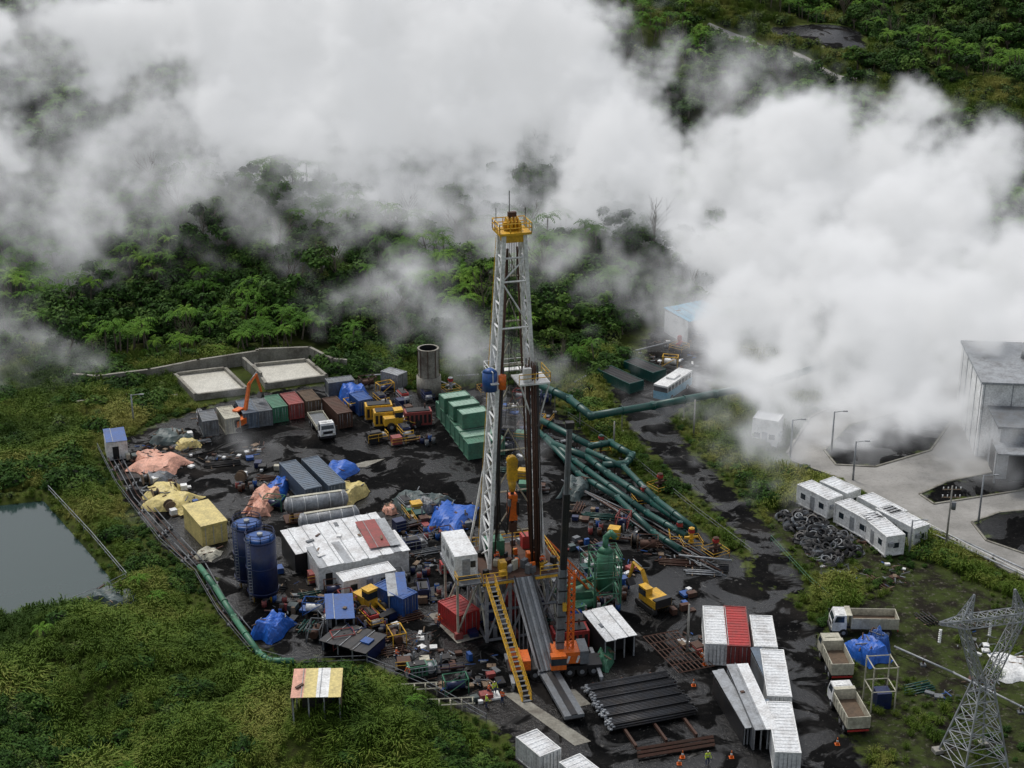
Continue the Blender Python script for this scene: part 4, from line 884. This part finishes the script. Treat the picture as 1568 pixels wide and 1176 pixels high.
# ---------------------------------------------------------------- poles and pylon
def pole(name,u,v,h,lamp=False,arms=True):
    p=P(u,v,0); b=B(); b.cyl((0,0,0),(0,0,h),.16,LGREY if lamp else CONC,8,.1)
    if lamp: b.beam((0,0,h-.1),(1.4,0,h+.1),.08,LGREY); b.box((1.6,0,h),(.7,.25,.12),LGREY)
    elif arms:
        for z in (h-.5,h-1.6): b.beam((-1.2,0,z),(1.2,0,z),.12,WOOD); [b.cyl((x,0,z),(x,0,z+.35),.07,WHITE,8) for x in (-1.1,-.5,.5,1.1)]
        b.cyl((.45,0,h-3.3),(.45,0,h-2.3),.3,GREY,10)
    b.obj(name,(p.x,p.y,0))
pole('utility_pole',1447,846,9.5); pole('street_lamp',1273,692,6.5,True); pole('street_lamp',1306,735,6,True); pole('street_lamp',1210,700,6,True); pole('street_lamp',1392,850,5,True)
pole('signal_mast',1062,668,6,False,False); pole('signal_mast',1052,1002,6.5,False,False); pole('street_lamp',205,650,5,True); pole('signal_mast',940,683,4,False,False); pole('street_lamp',1498,800,7,True)
p=P(1345,1080,0); b=B()
for x in (-1.3,1.3):
    for y in (-1.3,1.3): b.beam((x,y,0),(x,y,5.5),.13,CREAM)
for z in (2.5,5.4):
    for s in (-1.3,1.3): b.beam((-1.3,s,z),(1.3,s,z),.1,CREAM); b.beam((s,-1.3,z),(s,1.3,z),.1,CREAM)
b.box((.3,0,0),(1.6,1.6,1.9),NAVY); b.obj('timber_tank_stand',(p.x,p.y,0),.1)
p=P(1490,1168,0); b=B(); G=LGREY
def lat(b,c0,c1,n,w=.13,w2=.07):
    for k in range(4): b.beam(c0[k],c1[k],w,G)
    for i in range(n):
        t0,t1=i/n,(i+1)/n
        for k in range(4):
            A0=c0[k].lerp(c1[k],t0);A1=c0[k].lerp(c1[k],t1);B0=c0[(k+1)%4].lerp(c1[(k+1)%4],t0);B1=c0[(k+1)%4].lerp(c1[(k+1)%4],t1)
            b.beam(A0,B1,w2,G); b.beam(B0,A1,w2,G); b.beam(A1,B1,w2,G)
def sq(x,y,z,cx=0): return [Vector((cx-x,-y,z)),Vector((cx+x,-y,z)),Vector((cx+x,y,z)),Vector((cx-x,y,z))]
lat(b,sq(2.6,2.6,-.2),sq(.75,.75,9.4),6,.15,.07)
lat(b,sq(.4,.7,9.4,-.4),sq(.3,.6,16.2,-3.0),5,.11,.05); lat(b,sq(.4,.7,9.4,.4),sq(.3,.6,16.2,3.0),5,.11,.05)
for s in (-1,1): lat(b,[Vector((s*5.6,-.1,16.8)),Vector((s*5.6,.1,16.8)),Vector((s*5.6,.1,17)),Vector((s*5.6,-.1,17))],[Vector((s*3,-.6,16.2)),Vector((s*3,.6,16.2)),Vector((s*3,.6,17.2)),Vector((s*3,-.6,17.2))],3,.11,.05)
lat(b,[Vector((-3,-.6,16.2)),Vector((-3,.6,16.2)),Vector((-3,.6,17.2)),Vector((-3,-.6,17.2))],[Vector((3,-.6,16.2)),Vector((3,.6,16.2)),Vector((3,.6,17.2)),Vector((3,-.6,17.2))],6,.11,.05)
for s in (-1,1): lat(b,sq(.5,.5,17.2,3*s),sq(.05,.05,19.6,2.2*s),3,.1,.05)
for x in (-5.4,0,5.4):
    for i in range(7): b.cyl((x,0,16.1-i*.22),(x,0,16.18-i*.22),.16,WHITE,8)
for x in (-2.6,2.6):
    for y in (-2.6,2.6): b.box((x,y,-.2),(.9,.9,.6),CONC)
b.obj('transmission_tower',(p.x,p.y,0),math.radians(14))
for u,v in ((1128,1045),(1078,1018),(1075,1005),(1120,1160),(1282,1140),(1045,1160),(1040,1170),(1062,1050),(1255,905)):
    p=P(u,v,0); b=B(); b.box((0,0,0),(.5,.5,.05),ORANGE); b.cyl((0,0,.05),(0,0,.35),.2,ORANGE,10,.13); b.cyl((0,0,.35),(0,0,.55),.13,WHITE,10,.09); b.cyl((0,0,.55),(0,0,.85),.09,ORANGE,10,.03); b.obj('traffic_cone',(p.x,p.y,0))
# ---------------------------------------------------------------- workers
def wmat(name,vest):
    m=bpy.data.materials.new(name); m.use_nodes=True; t=m.node_tree; tc=nn(t,'ShaderNodeTexCoord'); s=nn(t,'ShaderNodeSeparateXYZ'); r=nn(t,'ShaderNodeValToRGB'); r.color_ramp.interpolation='CONSTANT'
    e=r.color_ramp.elements; e[0].color=(.02,.02,.02,1); e[0].position=0; e[1].position=.06; e[1].color=(.02,.035,.09,1)
    for pos,c in ((.5,vest),(.62,(.6,.6,.55)),(.65,vest),(.765,(.3,.17,.1)),(.85,(.75,.72,.68))): x=e.new(pos); x.color=(*c,1)
    d=nn(t,'ShaderNodeMath',operation='DIVIDE'); d.inputs[1].default_value=2.0
    t.links.new(tc.outputs['Object'],s.inputs[0]); t.links.new(s.outputs[2],d.inputs[0]); t.links.new(d.outputs[0],r.inputs[0]); t.links.new(r.outputs[0],t.nodes['Principled BSDF'].inputs['Base Color']); return m
VO,VY=wmat('orange_workwear',(.8,.13,.02)),wmat('yellow_workwear',(.55,.7,.05))
def worker(u,v,rz,m,bend=0.,arm=.3,step=.2,z=0):
    J=[];E=[];Rr=[]
    def a(p,par,r): J.append(p); Rr.append(r); (E.append((par,len(J)-1)) if par is not None else None); return len(J)-1
    pe=a((0,0,.95),None,.15); sp=a((0,-.1*bend,1.2),pe,.14); ch=a((0,-.3*bend,1.42),sp,.16); nk=a((0,-.4*bend,1.55),ch,.06); hd=a((0,-.45*bend-.02,1.68),nk,.1); a((0,-.45*bend,1.8),hd,.11)
    a((0,-.45*bend-.11,1.68),hd,.02)
    for s in (-1,1):
        hp=a((s*.1,0,.88),pe,.1); kn=a((s*.12,-step*s*.5,.5),hp,.075); an=a((s*.13,step*s*.35,.1),kn,.05); a((s*.14,step*s*.35-.2,.05),an,.045)
        sh=a((s*.2,-.3*bend,1.44),ch,.075); el=a((s*.3,-.3*bend-.05,1.16),sh,.05); wr=a((s*.27,-.3*bend-arm,.98),el,.035); pl=a((s*.27,-.3*bend-arm-.06,.93),wr,.038)
        for i in range(4):
            f=a((s*.27+(i-1.5)*.022,-.3*bend-arm-.11-.01*(i in (1,2)),.89),pl,.011); a((s*.27+(i-1.5)*.024,-.3*bend-arm-.12,.85),f,.009)
        a((s*.23,-.3*bend-arm-.08,.93),pl,.012)
    me=bpy.data.meshes.new('worker'); me.from_pydata(J,E,[]); o=bpy.data.objects.new('worker',me); scene.collection.objects.link(o); me.materials.append(m)
    o.modifiers.new('s','SKIN')
    for i,q in enumerate(me.skin_vertices[0].data): q.radius=(Rr[i],Rr[i]); q.use_root=(i==0)
    o.modifiers.new('ss','SUBSURF').levels=1; o.modifiers['ss'].render_levels=1
    p=P(u,v,z); o.location=p; o.rotation_euler=(0,0,rz)
for w_ in ((757,1064,.4,VY,.1),(769,1078,2.6,VO,0),(748,1066,1.2,VO,.3),(626,1040,-.5,VO,.5),(634,1036,1.2,VY,.1),(1083,1172,.2,VY,0),(745,1085,2.,VY,.1),(672,960,1,VO,.2),(1280,1010,-1,VY,.1),(520,958,.4,VO,.2),(607,1012,1.5,VO,.1)):
    worker(*w_)
for u,v in ((760,862),(830,868)): worker(u,v,.3,VO,.2,z=DF)
# ---------------------------------------------------------------- steam (voxel volume)
thick=[(1500,460,265,125),(1420,390,285,125),(1330,290,305,125),(1230,260,310,112),(1130,300,305,100),(1200,400,290,115),(1310,450,275,120),(1420,520,250,115),(1540,540,240,115),(1050,330,310,92),(960,260,320,112),(900,180,330,125),(820,110,335,140),(740,190,330,140),(650,110,335,150),(580,40,340,150),(540,150,335,130),(440,80,340,130),(340,60,345,125),(240,30,345,100),(160,60,340,80),(780,0,350,115),(700,-40,350,130),(450,-30,350,130),(910,70,345,50),(1150,470,265,105),(1240,540,245,105),(1330,560,240,95),(1390,225,315,80),(1480,300,305,95),(1570,390,290,95),(1010,240,320,72),(870,310,310,70),(1120,390,290,100),(-5,210,315,66),(1190,590,230,72),(1560,480,270,105),(640,230,325,95),(750,290,315,78),(1440,600,222,80),(1540,600,218,75),(1270,640,212,55),(1360,640,212,55),(1130,640,212,45),(450,210,325,95),(340,190,325,85),(0,60,335,50),(560,250,315,60)]
thin=[(1150,610,226,95),(1125,680,212,60),(1230,620,220,100),(1340,620,220,105),(1440,630,218,105),(1540,650,214,100),(1110,700,206,46),(1500,700,205,75),(640,330,300,80),(480,260,315,130),(350,200,325,130),(300,290,300,130),(220,200,320,130),(120,310,290,105),(20,290,295,105),(420,340,290,80),(560,330,290,70),(740,380,285,95),(850,430,275,80),(950,460,270,75),(1050,480,262,80),(660,500,250,55),(745,530,245,62),(620,420,270,62),(40,510,250,90),(-10,560,245,85),(100,560,240,46),(380,680,215,32),(330,690,212,30),(1480,690,212,75),(1210,750,200,44),(1270,790,192,40),(1180,700,208,60),(230,800,190,28),(150,60,340,110),(1090,100,345,62),(1150,120,345,68),(1230,160,340,58),(50,120,330,90),(550,480,255,50),(840,590,238,44),(1000,640,220,40),(830,650,205,32),(180,240,310,110),(60,380,280,80),(1060,560,238,70),(410,130,330,140),(1130,740,202,34),(1010,560,240,40),(1380,700,206,55)]
lo=Vector((-160,176,-1)); hi=Vector((170,396,92)); vs=1.2
ng=bpy.data.node_groups.new('steam_gn','GeometryNodeTree'); ng.interface.new_socket('Geometry',in_out='INPUT',socket_type='NodeSocketGeometry'); ng.interface.new_socket('Geometry',in_out='OUTPUT',socket_type='NodeSocketGeometry')
N_=ng.nodes.new; l=ng.links.new; pos=N_('GeometryNodeInputPosition'); gi=N_('NodeGroupInput'); go=N_('NodeGroupOutput')
def gm_(op,a,b_=None,c_=None):
    n=N_('ShaderNodeMath'); n.operation=op
    for i,x in enumerate((a,b_,c_)):
        if x is None: continue
        if isinstance(x,(int,float)): n.inputs[i].default_value=x
        else: l(x,n.inputs[i])
    return n.outputs[0]
def vm_(op,a,b_):
    n=N_('ShaderNodeVectorMath'); n.operation=op; l(a,n.inputs[0])
    if op=='SCALE': n.inputs[3].default_value=b_
    elif isinstance(b_,tuple): n.inputs[1].default_value=b_
    else: l(b_,n.inputs[1])
    return n.outputs[0]
def gnoise(sc,det,ro,w=0.,out=0,vec=None):
    n=N_('ShaderNodeTexNoise'); n.inputs['Scale'].default_value=sc; n.inputs['Detail'].default_value=det; n.inputs['Roughness'].default_value=ro; n.inputs['Distortion'].default_value=w; l(vec or pos.outputs[0],n.inputs['Vector']); return n.outputs[out]
wv=vm_('SCALE',vm_('SUBTRACT',gnoise(.05,5,.62,0,1),(.5,.5,.5)),50.0)
warp=vm_('ADD',pos.outputs[0],wv)
shear=vm_('MULTIPLY',warp,(.75,1.,1.25))
def blobs(lst,clear):
    out=None
    for u,v,Y,pr in lst:
        for _ in range(80):   # keep each puff above the hillside
            c=PY(u,v,Y); d=c.y*cT+(CH-c.z)*sT; r=pr*d/F
            if c.z-gz(c)>clear*r or Y<185: break
            Y-=2
        n=N_('ShaderNodeVectorMath'); n.operation='DISTANCE'; l(warp,n.inputs[0]); n.inputs[1].default_value=c
        e=gm_('MULTIPLY_ADD',n.outputs['Value'],-1/r,1.0)
        e=gm_('MAXIMUM',e,-1.0)
        out=e if out is None else gm_('SMOOTH_MAX',out,e,.15)
    return out
def sstep(x,a,b_):
    n=N_('ShaderNodeMapRange'); n.interpolation_type='SMOOTHSTEP'; n.inputs[1].default_value=a; n.inputs[2].default_value=b_; l(x,n.inputs[0]); return n.outputs[0]
nA=gm_('SUBTRACT',gnoise(.1,8,.66,.4,0,shear),.5); nB=gm_('SUBTRACT',gnoise(.07,8,.7,1.2,0,shear),.5)
fA=gm_('MULTIPLY_ADD',nA,2.4,blobs(thick,.7)); dA=gm_('MULTIPLY',gm_('POWER',sstep(fA,-.03,.75),1.4),.33)
fB=gm_('MULTIPLY_ADD',nB,3.5,blobs(thin,.35)); dB=gm_('MULTIPLY',gm_('POWER',sstep(fB,-.05,1.15),1.3),.1)
dens=gm_('ADD',dA,dB)
vc=N_('GeometryNodeVolumeCube'); l(dens,vc.inputs['Density']); vc.inputs['Min'].default_value=lo; vc.inputs['Max'].default_value=hi
for nm,k in (('X',0),('Y',1),('Z',2)): vc.inputs['Resolution '+nm].default_value=int((hi[k]-lo[k])/vs)
sm=bpy.data.materials.new('steam'); sm.use_nodes=True; t=sm.node_tree; t.nodes.clear(); o_=nn(t,'ShaderNodeOutputMaterial'); at=nn(t,'ShaderNodeAttribute'); at.attribute_name='density'
sc_=nn(t,'ShaderNodeVolumeScatter'); sc_.inputs['Color'].default_value=(.98,.985,1,1); sc_.inputs['Anisotropy'].default_value=.0
em=nn(t,'ShaderNodeEmission'); em.inputs['Color'].default_value=(.94,.965,1,1); ml=nn(t,'ShaderNodeMath',operation='MULTIPLY'); ml.inputs[1].default_value=.31  # added glow, even with density, stands in for multiply scattered light in the steam
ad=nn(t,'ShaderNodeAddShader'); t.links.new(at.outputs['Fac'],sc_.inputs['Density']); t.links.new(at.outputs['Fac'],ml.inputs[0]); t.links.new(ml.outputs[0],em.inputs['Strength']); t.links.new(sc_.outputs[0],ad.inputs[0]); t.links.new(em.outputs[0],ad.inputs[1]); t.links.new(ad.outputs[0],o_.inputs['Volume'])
sm.cycles.volume_step_rate=3.0
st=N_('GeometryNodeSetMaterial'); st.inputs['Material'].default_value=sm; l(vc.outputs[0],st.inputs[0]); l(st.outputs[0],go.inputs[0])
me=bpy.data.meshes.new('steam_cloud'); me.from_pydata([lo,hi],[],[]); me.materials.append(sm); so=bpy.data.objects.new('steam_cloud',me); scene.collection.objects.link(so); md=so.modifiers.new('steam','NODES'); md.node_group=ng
# ---------------------------------------------------------------- light, world, camera
EL,AZ=math.radians(58),math.radians(-35)
w=bpy.data.worlds.new('World'); scene.world=w; w.use_nodes=True; nt=w.node_tree; bg=nt.nodes['Background']
sky=nt.nodes.new('ShaderNodeTexSky'); sky.sky_type='NISHITA'; sky.sun_disc=False; sky.sun_elevation=EL; sky.sun_rotation=AZ; sky.air_density=1; sky.dust_density=3
hs=nt.nodes.new('ShaderNodeHueSaturation'); hs.inputs['Saturation'].default_value=.35; nt.links.new(sky.outputs[0],hs.inputs['Color']); nt.links.new(hs.outputs[0],bg.inputs['Color']); bg.inputs['Strength'].default_value=.145
sl=bpy.data.lights.new('sun','SUN'); sl.energy=1.5; sl.angle=math.radians(11); sl.color=(1,.96,.9); s=bpy.data.objects.new('sun',sl); scene.collection.objects.link(s)
d=Vector((math.sin(AZ)*math.cos(EL),math.cos(AZ)*math.cos(EL),math.sin(EL))); s.rotation_euler=d.to_track_quat('Z','Y').to_euler(); s.location=(0,150,150)
cam=bpy.data.cameras.new('camera'); cam.lens=F/1568*36; cam.sensor_width=36; cam.clip_end=8000; cam.clip_start=.5
co_=bpy.data.objects.new('camera',cam); co_.location=(0,0,CH); co_.rotation_euler=(math.pi/2-T,0,0); scene.collection.objects.link(co_); scene.camera=co_
scene.view_settings.view_transform='Standard'; scene.view_settings.look='None'; scene.view_settings.exposure=0
